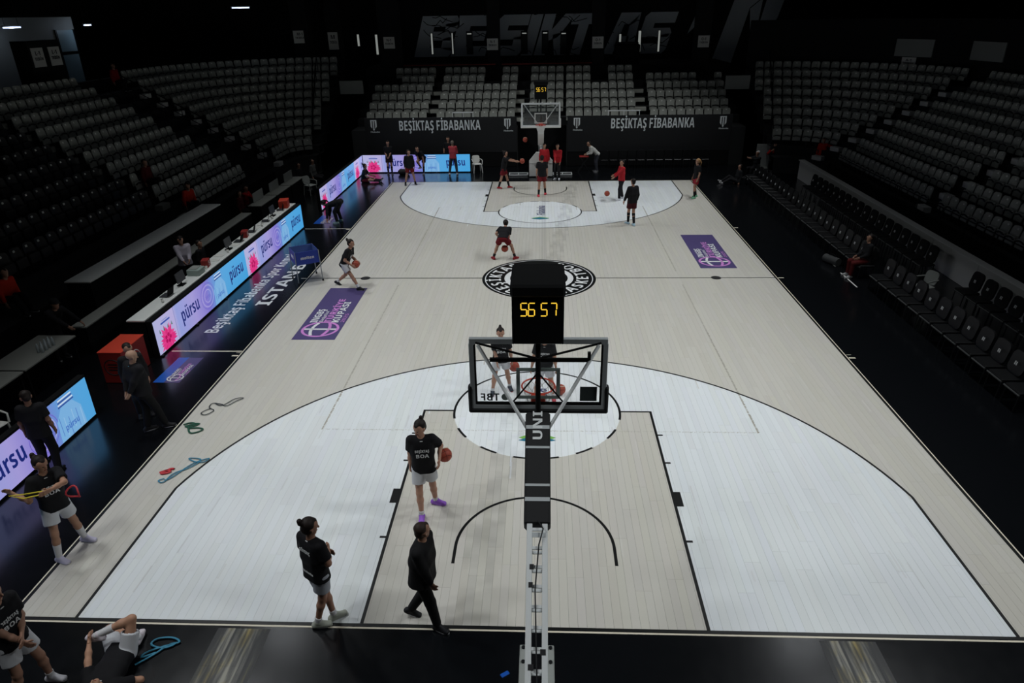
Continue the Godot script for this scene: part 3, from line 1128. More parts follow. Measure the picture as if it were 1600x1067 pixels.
	part("base", st, M.rubber, t)
	for e in [-1.0, 1.0]:
		for z in [15.9, 17.3]:
			st = S()
			tube(st, Vector3(0.4 * e - 0.04, 0.09, z), Vector3(0.4 * e + 0.04, 0.09, z), 0.09, -1, 14)
			part("wheel", st, M.dark_steel, t)
	if not near:
		# padded front of the base and of the column, seen from the court
		st = S()
		prism(st, PackedVector2Array([Vector2(-0.6, 0.05), Vector2(0.6, 0.05), Vector2(0.6, 0.82), Vector2(0.24, 1.25), Vector2(-0.24, 1.25), Vector2(-0.6, 0.82)]), Transform3D(Basis(), Vector3(0, 0, 15.02)), 0.22)
		part("base_pad", st, M.white_paint, t)
		st = S()
		box(st, Vector3(0, 0.72, 15.012), Vector3(1.2, 0.012, 0.02))
		part("pad_seam", st, M.tape_grey, t)
		var f := letters_fit("UNIFORM", 0.1, 0.62, 0.006)
		part("pad_lettering", f[0], M.text_dark, t, Transform3D(Basis(Vector3(-f[1], 0, 0), Vector3.UP, Vector3(0, 0, -1)), Vector3(0, 0.6, 15.014)))
		st = S()
		box(st, a.lerp(b2, 0.32) - up * 0.17, Vector3(0.3, 0.1, 2.3), 0.03, bb)
		part("column_pad", st, M.white_paint, t)


func glass_pane(c: Vector3, size: Vector3) -> ArrayMesh:
	var st := S()
	var h := size * 0.5
	# one sheet: the path tracer treats it as a thin pane
	for k in [0, 1, 2, 0, 2, 3]:
		st.add_vertex(c + [Vector3(-h.x, -h.y, 0), Vector3(-h.x, h.y, 0), Vector3(h.x, h.y, 0), Vector3(h.x, -h.y, 0)][k])
	st.generate_normals()
	return st.commit()


func seven_segment(st: SurfaceTool, ch: String, w: float, h: float) -> void:
	var on: Array = {"5": [0, 1, 3, 4, 6], "6": [0, 1, 3, 4, 5, 6], "7": [0, 2, 4]}[ch]
	var s := h * 0.5
	var seg := [[Vector2(0, s), true], [Vector2(-w * 0.5, s * 0.5), false], [Vector2(w * 0.5, s * 0.5), false], [Vector2(0, 0), true], [Vector2(w * 0.5, -s * 0.5), false], [Vector2(-w * 0.5, -s * 0.5), false], [Vector2(0, -s), true]]
	for k in on:
		var c: Vector2 = seg[k][0]
		var lean := c.y * 0.08
		box(st, Vector3(c.x + lean, c.y, 0), Vector3(w * 0.86, 0.013, 0.006) if seg[k][1] else Vector3(0.013, s * 0.84, 0.006))


# ------------------------------------------------------------------ along the sidelines
func table_unit(called: String, label: String, group: String, c: Vector3, size: Vector3, top: Material, body: Material, closed := true) -> Node3D:
	# size: depth in x, height, length in z; c is the middle of its foot
	var t := thing(called, label, "table", c, 0.0, group)
	var st := S()
	box(st, Vector3(0, size.y - 0.02, 0), Vector3(size.x, 0.04, size.z - 0.012), 0.006)
	part("table_top", st, top, t)
	if closed:
		st = S()
		box(st, Vector3(size.x * 0.5 - 0.03, (size.y - 0.04) * 0.5, 0), Vector3(0.03, size.y - 0.04, size.z - 0.03))
		part("front_panel", st, body, t)
		for e in [-1.0, 1.0]:
			st = S()
			box(st, Vector3(0, (size.y - 0.04) * 0.5, e * (size.z * 0.5 - 0.04)), Vector3(size.x - 0.08, size.y - 0.04, 0.03))
			part("side_panel", st, body, t)
	else:
		for e in [-1.0, 1.0]:
			for f in [-1.0, 1.0]:
				st = S()
				box(st, Vector3(e * (size.x * 0.5 - 0.06), (size.y - 0.04) * 0.5, f * (size.z * 0.5 - 0.08)), Vector3(0.04, size.y - 0.04, 0.04))
				part("leg", st, body, t)
	return t


func plastic_chair(at: Vector3, turn: float, label: String, m: Material) -> void:
	var t := thing("plastic_chair", label, "chair", at, turn, "")
	var st := S()
	box(st, Vector3(0, 0.44, 0), Vector3(0.44, 0.035, 0.42), 0.015)
	part("seat", st, m, t)
	st = S()
	prism(st, rounded(0.42, 0.4, 0.12, 4), Transform3D(Basis(Vector3.RIGHT, -0.2), Vector3(0, 0.66, -0.25)), 0.03)
	part("backrest", st, m, t)
	for e in [-1.0, 1.0]:
		st = S()
		path_tube(st, [Vector3(0.23 * e, 0.66, -0.24), Vector3(0.26 * e, 0.66, 0.05), Vector3(0.25 * e, 0.63, 0.2), Vector3(0.23 * e, 0.44, 0.2)], 0.022, 6)
		part("armrest", st, m, t)
		for f in [-1.0, 1.0]:
			st = S()
			tube(st, Vector3(0.2 * e, 0.45, 0.18 * f), Vector3(0.24 * e, 0.0, 0.23 * f), 0.024, 0.02, 8)
			part("leg", st, m, t)


func make_sideline() -> void:
	# scorer's table behind the long screen: six units
	for k in 6:
		table_unit("scorers_table", "white-topped scorer's table behind the long screen, %s from the viewpoint" % ORD[k], "scorer's tables", Vector3(-9.94, 0, 4.82 - 1.93 * k), Vector3(0.46, 1.03, 1.93), M.desk_top, M.matt_black)
	# press desks
	for k in 3:
		table_unit("press_desk", "high black press desk with a pale top, %s from the viewpoint" % ORD[k], "high press desks", Vector3(-12.4, 0, 2.65 - 2.78 * k), Vector3(0.72, 1.4, 2.78), M.desk_top, M.matt_black)
	for k in 5:
		table_unit("low_desk", "low grey desk in front of the high press desks, %s from the viewpoint" % ORD[k], "low press desks", Vector3(-11.62, 0, 4.45 - 2.2 * k), Vector3(0.42, 0.75, 2.2), M.ledge, M.matt_black)
	for k in 2:
		table_unit("water_table", "grey table with water bottles beside the red covered table" if k == 0 else "grey table with packs of bottles nearest to the viewpoint", "water tables", Vector3(-11.85, 0, 6.95 + 1.9 * k), Vector3(0.95, 0.75, 1.85), M.ledge, M.matt_black, false)
	for k in 3:
		table_unit("end_desk", "grey desk with a white upstand beyond the press desks, %s from the viewpoint" % ORD[k], "desks beyond the press desks", Vector3(-11.7, 0, -7.4 - 1.9 * k), Vector3(0.55, 0.75, 1.8), M.ledge, M.matt_black)
		var st := S()
		box(st, Vector3(0, 0.19, 0), Vector3(0.03, 0.38, 1.1), 0.005)
		single("desk_screen", st, M.grey_panel, "white upstand panel on a grey desk, %s from the viewpoint" % ORD[k], "panel", "white upstands on the desks", Transform3D(Basis(), Vector3(-11.9, 0.752, -7.5 - 1.9 * k)))
	# red covered table with a round emblem on two faces
	var t := thing("covered_table", "table under an orange-red printed cover at the end of the long screen", "table", Vector3(-9.9, 0, 6.6))
	var st := S()
	box(st, Vector3(0, 0.4, 0), Vector3(0.56, 0.79, 1.0), 0.012)
	part("cover", st, M.red, t)
	st = S()
	box(st, Vector3(0, 0.8, 0), Vector3(0.58, 0.02, 1.02), 0.006)
	part("cover_top", st, M.orange_red, t)
	for f in 2:
		st = S()
		var b := Basis(Vector3.UP, PI * 0.5) if f == 0 else Basis()
		var o := Vector3(0.282, 0.42, 0) if f == 0 else Vector3(0, 0.42, 0.502)
		var pts := []
		for i in 24:
			pts.append(o + b * Vector3(cos(TAU * i / 24) * 0.2, sin(TAU * i / 24) * 0.2, 0))
		path_tube(st, pts, 0.012, 5, true)
		for i in 3:
			box(st, o + b * Vector3(0, -0.07 + 0.07 * i, 0), Vector3(0.22, 0.03, 0.006), 0.0, b)
		part("printed_emblem", st, M.text_white if f == 0 else M.text_dark, t)
	# blue ball cart
	t = thing("ball_cart", "open blue fabric ball cart on four silver legs by the halfway line", "ball cart", Vector3(-7.53, 0, 0.08), deg_to_rad(32))
	var a := 0.37
	for k in 4:
		st = S()
		var b := Basis(Vector3.UP, PI * 0.5 * k)
		box(st, b * Vector3(0, 0.84, a), Vector3(2.0 * a, 0.42, 0.012), 0.004, b)
		var side := part("side_panel", st, M.cart_blue, t)
		st = S()
		box(st, b * Vector3(0, 0.84, a - 0.012), Vector3(2.0 * a - 0.04, 0.4, 0.006), 0.0, b)
		part("lining", st, M.cart_blue_lining, side)
		if k % 2 == 0:
			var f := letters_fit("molten", 0.09, 0.42, 0.004)
			part("lettering", f[0], M.text_white, side, Transform3D(b * Basis.from_scale(Vector3(f[1], 1, 1)), b * Vector3(0, 0.84, a + 0.01)))
		else:
			st = S()
			box(st, b * Vector3(0, 0.84, a + 0.01), Vector3(0.3, 0.1, 0.006), 0.0, b)
			part("label_patch", st, M.text_white, side)
		st = S()
		var c := b * Vector3(a, 0, a)
		tube(st, Vector3(c.x, 1.05, c.z), Vector3(c.x * 1.06, 0.05, c.z * 1.06), 0.016)
		var lg := part("leg", st, M.steel, t)
		st = S()
		tube(st, Vector3(c.x * 1.06, 0.0, c.z * 1.06), Vector3(c.x * 1.06, 0.06, c.z * 1.06), 0.028, -1, 10)
		part("castor", st, M.rubber, lg)
	st = S()
	for k in 6:
		tube(st, Vector3(-a + 0.02, 0.66, -a + 0.14 * k + 0.02), Vector3(a - 0.02, 0.66, -a + 0.14 * k + 0.02), 0.008, -1, 4)
	box(st, Vector3(0, 0.64, 0), Vector3(2 * a, 0.012, 2 * a))
	part("bottom", st, M.cart_blue_lining, t)
	# purple stickers on the court
	sticker(Vector3(-5.965, 0.003, 2.79), 1.17, 3.8, "large purple cup sticker on the court by the running player")
	sticker(Vector3(5.95, 0.003, -2.79), 1.2, 3.78, "large purple cup sticker on the far half of the court")
	sticker(Vector3(-8.75, -0.002, 6.4), 0.62, 1.3, "small purple cup sticker on the black floor beside the long screen", true)
	sticker(Vector3(-9.0, -0.002, -7.1), 0.66, 1.3, "small purple cup sticker on the black floor by the bending player", true)
	# courtside chairs on the right
	var proto: Node3D = null
	for k in 35:
		var z := 7.9 - 0.612 * k
		if k == 12:
			continue
		var label := "black padded courtside chair with white number, %s from the viewpoint" % ORD[k if k < 12 else k - 1]
		proto = courtside_chair(proto, Vector3(10.28, 0, z), label, "front row of courtside chairs")
	for k in 30:
		if k == 9 or k == 10 or k == 11:
			continue
		courtside_chair(proto, Vector3(12.15, 0, 7.2 - 0.612 * k), "black padded chair before the white partition, %s from the viewpoint" % ORD[k if k < 9 else k - 3], "second row of courtside chairs")
	# bench of chairs at the far end
	for k in 12:
		var c := courtside_chair(proto, Vector3(3.45 + 0.49 * k, 0, -17.2), "black team chair under the banner at the far end, %s from the tunnel" % ORD[k], "team chairs at the far end")
		c.rotation.y = -PI * 0.5
		c.scale = Vector3(1, 1, 0.8)
	# white partition with its coping
	for k in 8:
		t = thing("partition_panel", "white partition panel behind the courtside chairs, %s from the viewpoint" % ORD[k], "partition", Vector3(12.9, 0, 5.2 - 2.6 * k), 0.0, "white partition panels")
		st = S()
		box(st, Vector3(0, 0.44, 0), Vector3(0.08, 0.88, 2.58), 0.005)
		part("panel", st, M.white_paint, t)
		st = S()
		box(st, Vector3(0.04, 0.9, 0), Vector3(0.3, 0.04, 2.6), 0.006)
		part("coping", st, M.white_paint, t)
	# black railing in front of the right-hand stand
	for k in 7:
		t = thing("guard_rail", "black tube railing at the foot of the stand behind the partition, %s from the viewpoint" % ORD[k], "railing", Vector3(13.95, 0.9, 8.0 - 3.2 * k), 0.0, "railings at the foot of the stand")
		st = S()
		tube(st, Vector3(0, 0.5, -1.58), Vector3(0, 0.5, 1.58), 0.022)
		part("top_rail", st, M.dark_steel, t)
		for e in [-1.5, 0.0, 1.5]:
			st = S()
			tube(st, Vector3(0, 0.0, e), Vector3(0, 0.5, e), 0.018)
			part("post", st, M.dark_steel, t)
	# stair railings at the two corners of the end stand
	for q in [[-12.35, -10.75, "beside the screens' corner"], [12.2, 10.9, "beside the far team chairs' corner"]]:
		var sx := signf(q[0])
		t = thing("stair_rail", "black sloping stair railing %s of the end stand" % q[2], "railing", Vector3(q[0], 0, -17.0), 0.0, "stair railings")
		var prev := Vector3.ZERO
		st = S()
		tube(st, Vector3(0, 2.0, 0), Vector3(0.9 * sx, 5.6, -5.5), 0.03)
		tube(st, Vector3(0.12 * sx, 1.6, 0), Vector3(1.02 * sx, 5.2, -5.5), 0.02)
		part("hand_rail", st, M.dark_steel, t)
		for k in 6:
			st = S()
			tube(st, Vector3(0.18 * k * sx, 0.5 + 0.72 * k, -1.1 * k), Vector3(0.18 * k * sx, 2.0 + 0.72 * k, -1.1 * k), 0.02)
			part("post", st, M.dark_steel, t)
		# pale landing wall beyond the stair
		st = S()
		box(st, Vector3(0, 0, 0), Vector3(1.35, 0.72, 0.1), 0.01)
		single("landing_panel", st, M.grey_panel, "pale panel at the landing of the stair " + q[2], "panel", "landing panels", Transform3D(Basis(), Vector3(q[1] + 0.1 * sx, 4.0, -20.6)))
	# railing of the stairway between the corner stand and the stand behind the press desks
	for q in [[-10.9, "nearer the viewpoint"], [-12.6, "nearer the corner stand"]]:
		t = thing("stair_rail", "black sloping railing in the wide stairway behind the press desks, " + q[1], "railing", Vector3(0, 0, q[0]), 0.0, "stair railings")
		st = S()
		tube(st, Vector3(-13.3, 1.95, 0), Vector3(-19.6, 5.4, 0), 0.025)
		tube(st, Vector3(-13.3, 1.55, 0), Vector3(-19.6, 5.0, 0), 0.018)
		part("hand_rail", st, M.dark_steel, t)
		for k in 6:
			st = S()
			var xx := -13.4 - 1.2 * k
			tube(st, Vector3(xx, 0.95 + 0.656 * k, 0), Vector3(xx, 2.0 + 0.656 * k, 0), 0.018)
			part("post", st, M.dark_steel, t)
	# white rails in front of the end stand seats
	for q in [[-4.2, 1.15, "nearer to the screens"], [4.45, 1.75, "above the team chairs"]]:
		t = thing("white_rail", "short white guard rail on the end stand's parapet " + q[2], "railing", Vector3(q[0], 2.66, -17.82), 0.0, "white rails on the parapet")
		st = S()
		box(st, Vector3(0, 0.24, 0), Vector3(q[1], 0.05, 0.05), 0.01)
		part("rail", st, M.white_steel, t)
		for e in [-0.5, 0.0, 0.5]:
			st = S()
			box(st, Vector3(e * q[1] * 0.95, 0.11, 0), Vector3(0.03, 0.22, 0.03))
			part("post", st, M.white_steel, t)
	# white box with a red seat at the far corner
	t = thing("equipment_case", "pale open case standing at the far corner by the team chairs", "case", Vector3(12.1, 0, -17.1), deg_to_rad(-8))
	st = S()
	box(st, Vector3(0, 0.6, 0), Vector3(1.15, 1.2, 0.1), 0.01)
	part("panel", st, M.grey_panel, t)
	st = S()
	box(st, Vector3(0.0, 0.02, 0.25), Vector3(1.15, 0.04, 0.5), 0.01)
	part("foot_plate", st, M.ledge, t)
	plastic_chair(Vector3(-3.4, 0, -16.35), deg_to_rad(20), "white plastic chair at the end of the far screen", M.white_plastic)
	plastic_chair(Vector3(-11.0, 0, -11.6), deg_to_rad(60), "white plastic chair behind the far side screen", M.grey_panel)
	plastic_chair(Vector3(11.08, 0, 1.9), deg_to_rad(-70), "white plastic chair among the black courtside chairs", M.grey_panel)
	plastic_chair(Vector3(-10.9, 0, 9.7), deg_to_rad(80), "white-edged chair behind the nearest screen", M.white_plastic)


func courtside_chair(proto: Node3D, at: Vector3, label: String, group: String) -> Node3D:
	var t: Node3D
	if proto:
		t = proto.duplicate()
		t.name = numbered("courtside_chair")
		add_child(t)
		t.position = at
		tag(t, label, "chair", group)
		return t
	t = thing("courtside_chair", label, "chair", at, 0.0, group)
	# faces -x, towards the court
	var st := S()
	box(st, Vector3(-0.06, 0.43, 0), Vector3(0.46, 0.07, 0.5), 0.025)
	part("seat", st, M.seat_black_pad, t)
	st = S()
	prism(st, rounded(0.5, 0.52, 0.14, 4), Transform3D(Basis(Vector3.UP, -PI * 0.5) * Basis(Vector3.RIGHT, -0.18), Vector3(0.16, 0.72, 0)), 0.05)
	part("backrest", st, M.seat_black_pad, t)
	st = S()
	box(st, Vector3(0.06, 0.74, 0.0), Vector3(0.012, 0.08, 0.025), 0.0, Basis(Vector3.BACK, -0.18))
	box(st, Vector3(0.06, 0.74, 0.05), Vector3(0.012, 0.08, 0.02), 0.0, Basis(Vector3.BACK, -0.18))
	part("number", st, M.text_white, t)
	st = S()
	tube(st, Vector3(-0.29, 0.4, -0.26), Vector3(-0.29, 0.4, 0.26), 0.022, -1, 6)
	part("front_bar", st, M.concrete, t)
	for e in [-1.0, 1.0]:
		for f in [-1.0, 1.0]:
			st = S()
			tube(st, Vector3(-0.06 + 0.19 * f, 0.42, 0.22 * e), Vector3(-0.06 + 0.23 * f, 0.0, 0.22 * e), 0.014, -1, 6)
			part("leg", st, M.dark_steel, t)
	return t


func sticker(at: Vector3, w: float, l: float, label: String, blue := false) -> void:
	var t := thing("floor_sticker", label, "sticker", at, 0.0, "purple cup stickers")
	var st := S()
	strip(st, -w * 0.5, -l * 0.5, w * 0.5, l * 0.5, 0.0)
	part("sheet", st, M.purple, t)
	if blue:
		st = S()
		strip(st, -w * 0.5 - 0.02, -l * 0.5, -w * 0.1, l * 0.5, 0.0006)
		part("blue_field", st, M.sticker_blue, t)
	# words run away from the viewpoint, their heads to the left
	var k := l / 3.8
	var b := Basis(Vector3(0, 0, -1), Vector3(-1, 0, 0), Vector3(0, 1, 0))
	var sh := w * (0.16 if blue else 0.0)
	var sq := 0.72 if blue else 1.0
	for q in [["INGBŞ", -0.32, 0.2, 0.95, true, M.text_white, 0.3], ["Basketbol", -0.13, 0.1, 0.75, false, M.text_white, 0.35], ["TÜRKİYE", 0.06, 0.19, 1.75, true, M.pink, -0.1], ["KUPASI", 0.27, 0.2, 1.5, true, M.text_white, 0.02], ["2025", 0.47, 0.1, 0.6, false, M.pink, 0.45]]:
		var f := letters_fit(q[0], q[2] * k * (w / k / 1.2), q[3] * k, 0.0015, q[4])
		part("lettering", f[0], q[5], t, Transform3D(Basis(b.x * f[1], b.y * sq, b.z), Vector3(q[1] * w * sq / 1.2 * 1.05 + sh, 0.001, q[6] * k)))
	# ball emblem at the near end
	var c := Vector3(sh, 0.0008, 1.22 * k)
	var rx := w * 0.44 * sq
	var rz := 0.5 * k
	st = S()
	band_ellipse(st, c, rx, rz, 0.86, 0, TAU)
	part("emblem_ring", st, M.pink if not blue else M.text_white, t)
	for j in 3:
		st = S()
		for i in 10:
			var u0 := -0.95 + 1.9 * i / 10.0
			var u1 := -0.95 + 1.9 * (i + 1) / 10.0
			var f0 := Vector3(0, 0, 0)
			var pts := []
			for u in [u0, u1]:
				var bend: float = [0.0, 0.42, -0.42][j] * (1.0 - u * u * 0.4)
				var lim := sqrt(1.0 - u * u) if j == 0 else 1.0
				pts.append(c + (Vector3(u * rx * 0.9, 0.0004, bend * rz) if j == 0 else Vector3(bend * rx * 1.1, 0.0004, u * rz * 0.85)))
			var d: Vector3 = (pts[1] - pts[0]).normalized()
			var n := Vector3(-d.z, 0, d.x) * (0.035 * k * 1.2)
			quad_out(st, pts[0] - n, pts[0] + n, pts[1] + n, pts[1] - n, pts[0] - Vector3(0, 1, 0))
		part("emblem_seam", st, M.pink if j == 1 else M.text_white, t)


func band_ellipse(st: SurfaceTool, c: Vector3, rx: float, rz: float, inner: float, a0: float, a1: float) -> void:
	for i in 36:
		var a := lerpf(a0, a1, i / 36.0)
		var b := lerpf(a0, a1, (i + 1) / 36.0)
		var p := Vector3(cos(a) * rx, 0, sin(a) * rz)
		var q := Vector3(cos(b) * rx, 0, sin(b) * rz)
		quad_out(st, c + p, c + q, c + q * inner, c + p * inner, c + p - Vector3(0, 1, 0))


# ------------------------------------------------------------------ the upper part of the hall
func make_upper_hall() -> void:
	# mural: broken slanted capitals on the wall behind the end stand, with gaps at the columns
	var t := thing("wall_mural", "huge grey cracked slanted lettering on the black wall above the end stand", "mural", Vector3(0, 0, -28.08))
	# strokes of each letter in a unit square: outlines that together make the heavy capital
	var glyph := {
		"B": [[[0, 0], [0.36, 0], [0.36, 1], [0, 1]], [[0.36, 0.74], [0.92, 0.74], [1.0, 0.86], [0.9, 1], [0.36, 1]], [[0.36, 0.4], [0.86, 0.4], [0.86, 0.62], [0.36, 0.62]], [[0.36, 0], [0.9, 0], [1.0, 0.14], [0.92, 0.22], [0.36, 0.22]], [[0.66, 0.62], [0.86, 0.58], [1.0, 0.66], [1.0, 0.86], [0.66, 0.8]], [[0.66, 0.2], [1.0, 0.14], [1.0, 0.4], [0.86, 0.5], [0.66, 0.44]]],
		"E": [[[0, 0], [0.38, 0], [0.38, 1], [0, 1]], [[0.38, 0.74], [1, 0.74], [1, 1], [0.38, 1]], [[0.38, 0.38], [0.86, 0.38], [0.86, 0.62], [0.38, 0.62]], [[0.38, 0], [1, 0], [1, 0.25], [0.38, 0.25]]],
		"S": [[[0.08, 0.74], [1, 0.74], [1, 1], [0.12, 1], [0, 0.9], [0, 0.74]], [[0, 0.4], [0.36, 0.4], [0.36, 0.74], [0, 0.74]], [[0.36, 0.4], [0.9, 0.4], [1.0, 0.5], [0.9, 0.62], [0.36, 0.62]], [[0.64, 0.24], [1, 0.24], [1, 0.5], [0.64, 0.44]], [[0, 0], [0.9, 0], [1, 0.1], [1, 0.25], [0, 0.25]]],
		"I": [[[0, 0], [1, 0], [1, 1], [0, 1]]],
		"K": [[[0, 0], [0.36, 0], [0.36, 1], [0, 1]], [[0.36, 0.36], [0.62, 0.44], [1, 1], [0.66, 1], [0.36, 0.62]], [[0.44, 0.5], [0.66, 0], [1, 0], [0.7, 0.56]]],
		"T": [[[0, 0.74], [1, 0.74], [1, 1], [0, 1]], [[0.3, 0], [0.68, 0], [0.68, 0.74], [0.3, 0.74]]],
		"A": [[[0, 0], [0.34, 0], [0.42, 0.7], [0.42, 1], [0.2, 1]], [[0.42, 0.72], [0.74, 0.72], [0.86, 1], [0.42, 1]], [[0.68, 0], [1, 0], [0.86, 1], [0.6, 0.74]], [[0.3, 0.2], [0.72, 0.2], [0.7, 0.44], [0.32, 0.44]]],
	}
	for q in [["B", -8.4, 2.5], ["E", -6.0, 2.3], ["S", -3.35, 1.95], ["I", -1.35, 0.75], ["K", -0.5, 2.0], ["T", 1.35, 1.7], ["A", 4.0, 1.9], ["S", 6.0, 2.0]]:
		var st := S()
		for o in glyph[q[0]]:
			var poly := PackedVector2Array()
			for v in o:
				poly.append(Vector2(q[1] + v[0] * q[2] + v[1] * 0.75, 5.16 + v[1] * 2.44))
			prism(st, poly, Transform3D(Basis(), Vector3(0, 0, 0.005)), 0.02)
		part("mural_letter", st, M.mural_grey, t)
	var cr := RandomNumberGenerator.new()
	cr.seed = 12
	for k in 26:
		var st := S()
		var p := Vector3(cr.randf_range(-8.2, 7.6), cr.randf_range(5.3, 7.6), 0.026)
		for j in 4:
			var q := p + Vector3(cr.randf_range(0.1, 0.5), cr.randf_range(-0.35, 0.35), 0)
			var n := (q - p).cross(Vector3.BACK).normalized() * 0.022
			quad_out(st, p - n, p + n, q + n, q - n, p - Vector3(0, 0, 1))
			p = q
		part("mural_crack", st, M.mural_crack, t)
	for q in [[[Vector2(10.89, 3.97), Vector2(12.22, 3.95), Vector2(13.18, 7.75), Vector2(13.93, 8.35), Vector2(14.2, 9.4), Vector2(12.6, 9.4), Vector2(12.22, 8.38)]], [[Vector2(13.2, 7.7), Vector2(13.95, 8.3), Vector2(13.72, 6.04), Vector2(13.41, 5.97)]], [[Vector2(13.57, 4.75), Vector2(13.7, 5.89), Vector2(14.21, 8.35), Vector2(14.4, 9.4), Vector2(15.7, 9.4), Vector2(15.32, 8.33), Vector2(14.98, 7.14), Vector2(14.09, 5.73)]], [[Vector2(9.39, 6.29), Vector2(9.99, 6.85), Vector2(9.91, 7.59)]], [[Vector2(9.81, 4.02), Vector2(10.27, 4.01), Vector2(10.47, 5.25), Vector2(10.06, 5.64)]]]:
		var st := S()
		prism(st, PackedVector2Array(q[0]), Transform3D(Basis(), Vector3(0, 0, 0.005)), 0.02)
		part("mural_stroke", st, M.mural_grey, t)
	# stand signs on the columns
	for k in 4:
		var c: Vector3 = [Vector3(-9.12, 6.2, -23.83), Vector3(-2.9, 6.03, -23.83), Vector3(3.37, 6.04, -23.83), Vector3(9.59, 6.0, -23.83)][k]
		sign_board(c, 0.66, 0.64, [["N-1", "TRİBÜN"], ["N-1", "TRİBÜN"], ["O-1", "TRİBÜN"], ["O-1", "TRİBÜN"]][k], 0.0, "white stand sign on the %s column behind the end stand" % ORD[k])
	sign_board(Vector3(-14.6, 6.6, -24.2), 0.8, 0.7, ["M-1", "TRİBÜN"], 0.3, "white stand sign over the top row of the corner stand")
	sign_board(Vector3(-13.0, 6.3, -25.6), 0.6, 1.0, ["M", "TRİBÜN"], 0.2, "grey stand sign beside the corner stand's dark column")
	sign_board(Vector3(12.0 + 9.08 * cos(0.63), 5.02, -13.6 - 9.08 * sin(0.63)), 0.75, 0.5, ["A-1", "TRİBÜN"], -0.94, "grey stand sign below the white panels")
	sign_board(Vector3(-21.14, 6.35, -9.6), 0.75, 0.75, ["L-1", "TRİBÜN"], PI * 0.5, "grey stand sign at the lit corridor, nearer one")
	sign_board(Vector3(-21.14, 6.35, -10.7), 0.75, 0.75, ["L-1", "TRİBÜN"], PI * 0.5, "grey stand sign at the lit corridor, farther one")
	slab("trim_15", Vector3(-14.6, 9.6, -24.65), Vector3(1.0, 10.8, 0.8), M.wall_black, "black column over the top row of the corner stand", "column")
	slab("trim_16", Vector3(-13.0, 9.6, -26.05), Vector3(0.8, 10.8, 0.8), M.wall_black, "dark column beside the corner stand", "column")
	slab("trim_17", Vector3(-21.5, 5.9, -10.15), Vector3(0.7, 2.2, 2.1), M.wall_black, "black block under the signs at the lit corridor", "block")
	# narrow windows in the wall, some lit
	var n := 1
	for q in [[-12.0, 6.24, 0.13, 0.7, true], [-10.8, 5.96, 0.14, 1.2, true], [-7.15, 5.95, 0.1, 1.25, true], [-5.8, 5.95, 0.07, 1.25, true], [-4.68, 5.97, 0.34, 1.3, false], [-1.1, 5.95, 0.34, 1.3, false], [0.25, 5.95, 0.34, 1.3, false], [1.45, 5.9, 0.34, 1.3, false], [5.1, 6.0, 0.12, 0.7, true], [6.35, 5.9, 0.16, 1.25, true], [7.6, 5.9, 0.11, 1.25, true], [14.6, 5.9, 0.12, 0.9, true], [16.2, 5.9, 0.4, 0.9, false]]:
		var w := thing("window_%d" % n, "narrow upright %s window in the black wall, %s along the end wall" % ["lit" if q[4] else "unlit", ORD[n - 1]], "window", Vector3(q[0], q[1], -28.0), 0.0, "narrow windows", "structure")
		var st := S()
		box(st, Vector3(0, 0, 0), Vector3(q[2] + 0.08, q[3] + 0.08, 0.04), 0.004)
		part("window_frame", st, M.dark_steel, w)
		st = S()
		box(st, Vector3(0, 0, 0.022), Vector3(q[2], q[3], 0.012))
		part("pane", st, M.lit_window if q[4] else M.glass_sticker, w)
		if not q[4]:
			st = S()
			box(st, Vector3(0, q[3] * 0.42, 0.03), Vector3(q[2] * 0.8, 0.06, 0.01))
			part("lit_gap", st, M.lit_window, w)
		n += 1
	# white panels on the fascia
	for q in [[35.0, 2.0, "wider one farther away"], [8.3, 2.15, "nearer the viewpoint"]]:
		var st := S()
		var a: float = deg_to_rad(q[0])
		var o := Vector3(cos(a), 0, -sin(a))
		box(st, Vector3.ZERO, Vector3(0.06, 0.84, q[1]), 0.008)
		single("fascia_panel", st, M.grey_panel, "plain white panel on the black fascia, " + q[2], "panel", "white fascia panels", Transform3D(Basis(o, Vector3.UP, o.cross(Vector3.UP)), Vector3(12.0, 5.72, -13.6) + o * 9.04))
	# lit corridor behind the left stand
	slab("trim_12", Vector3(-24.4, 6.2, -12.0), Vector3(0.2, 3.4, 11.0), M.grey_panel, "pale wall of the corridor behind the stand", "wall")
	var d := thing("door_1", "pale glazed door standing out brightly in the lit corridor", "door", Vector3(-24.25, 4.6, -16.6), PI * 0.5, "", "structure")
	var st := S()
	for y in [[0.0, 1.55], [1.7, 1.0]]:
		st = S()
		box(st, Vector3(0, y[0] + y[1] * 0.5, 0), Vector3(1.3, y[1], 0.04), 0.005)
		part("pane", st, M.door_glass, d)
	st = S()
	box(st, Vector3(0, 1.62, 0), Vector3(1.5, 0.13, 0.06))
	for e in [-0.72, 0.72]:
		box(st, Vector3(e, 1.35, 0), Vector3(0.12, 2.75, 0.06))
	part("door_frame", st, M.dark_steel, d)
	for q in [[Vector3(-23.2, 7.5, -11.4), 1.1, "over the corridor nearer the viewpoint"], [Vector3(-23.4, 7.5, -17.3), 0.6, "over the glazed door"]]:
		tube_lamp(q[0], q[1], Vector3(0, 0, 1), "white fluorescent tube " + q[2], 0.16)
	tube_lamp(Vector3(-16.3, 8.2, -20.0), 0.95, Vector3(1, 0, 0), "bluish fluorescent tube under the roof by the corner stand", 0.06)
	# scoreboard stand on the landing
	var box_t := thing("speaker_stack", "black draped cabinet on the landing before the mural", "cabinet", Vector3(5.2, 4.8, -24.6))
	st = S()
	box(st, Vector3(0, 0.55, 0), Vector3(1.5, 1.1, 0.7), 0.06)
	part("cover", st, M.matt_black, box_t)
	st = S()
	box(st, Vector3(0, 1.16, 0), Vector3(1.3, 0.1, 0.6), 0.03)
	part("lid", st, M.rubber, box_t)


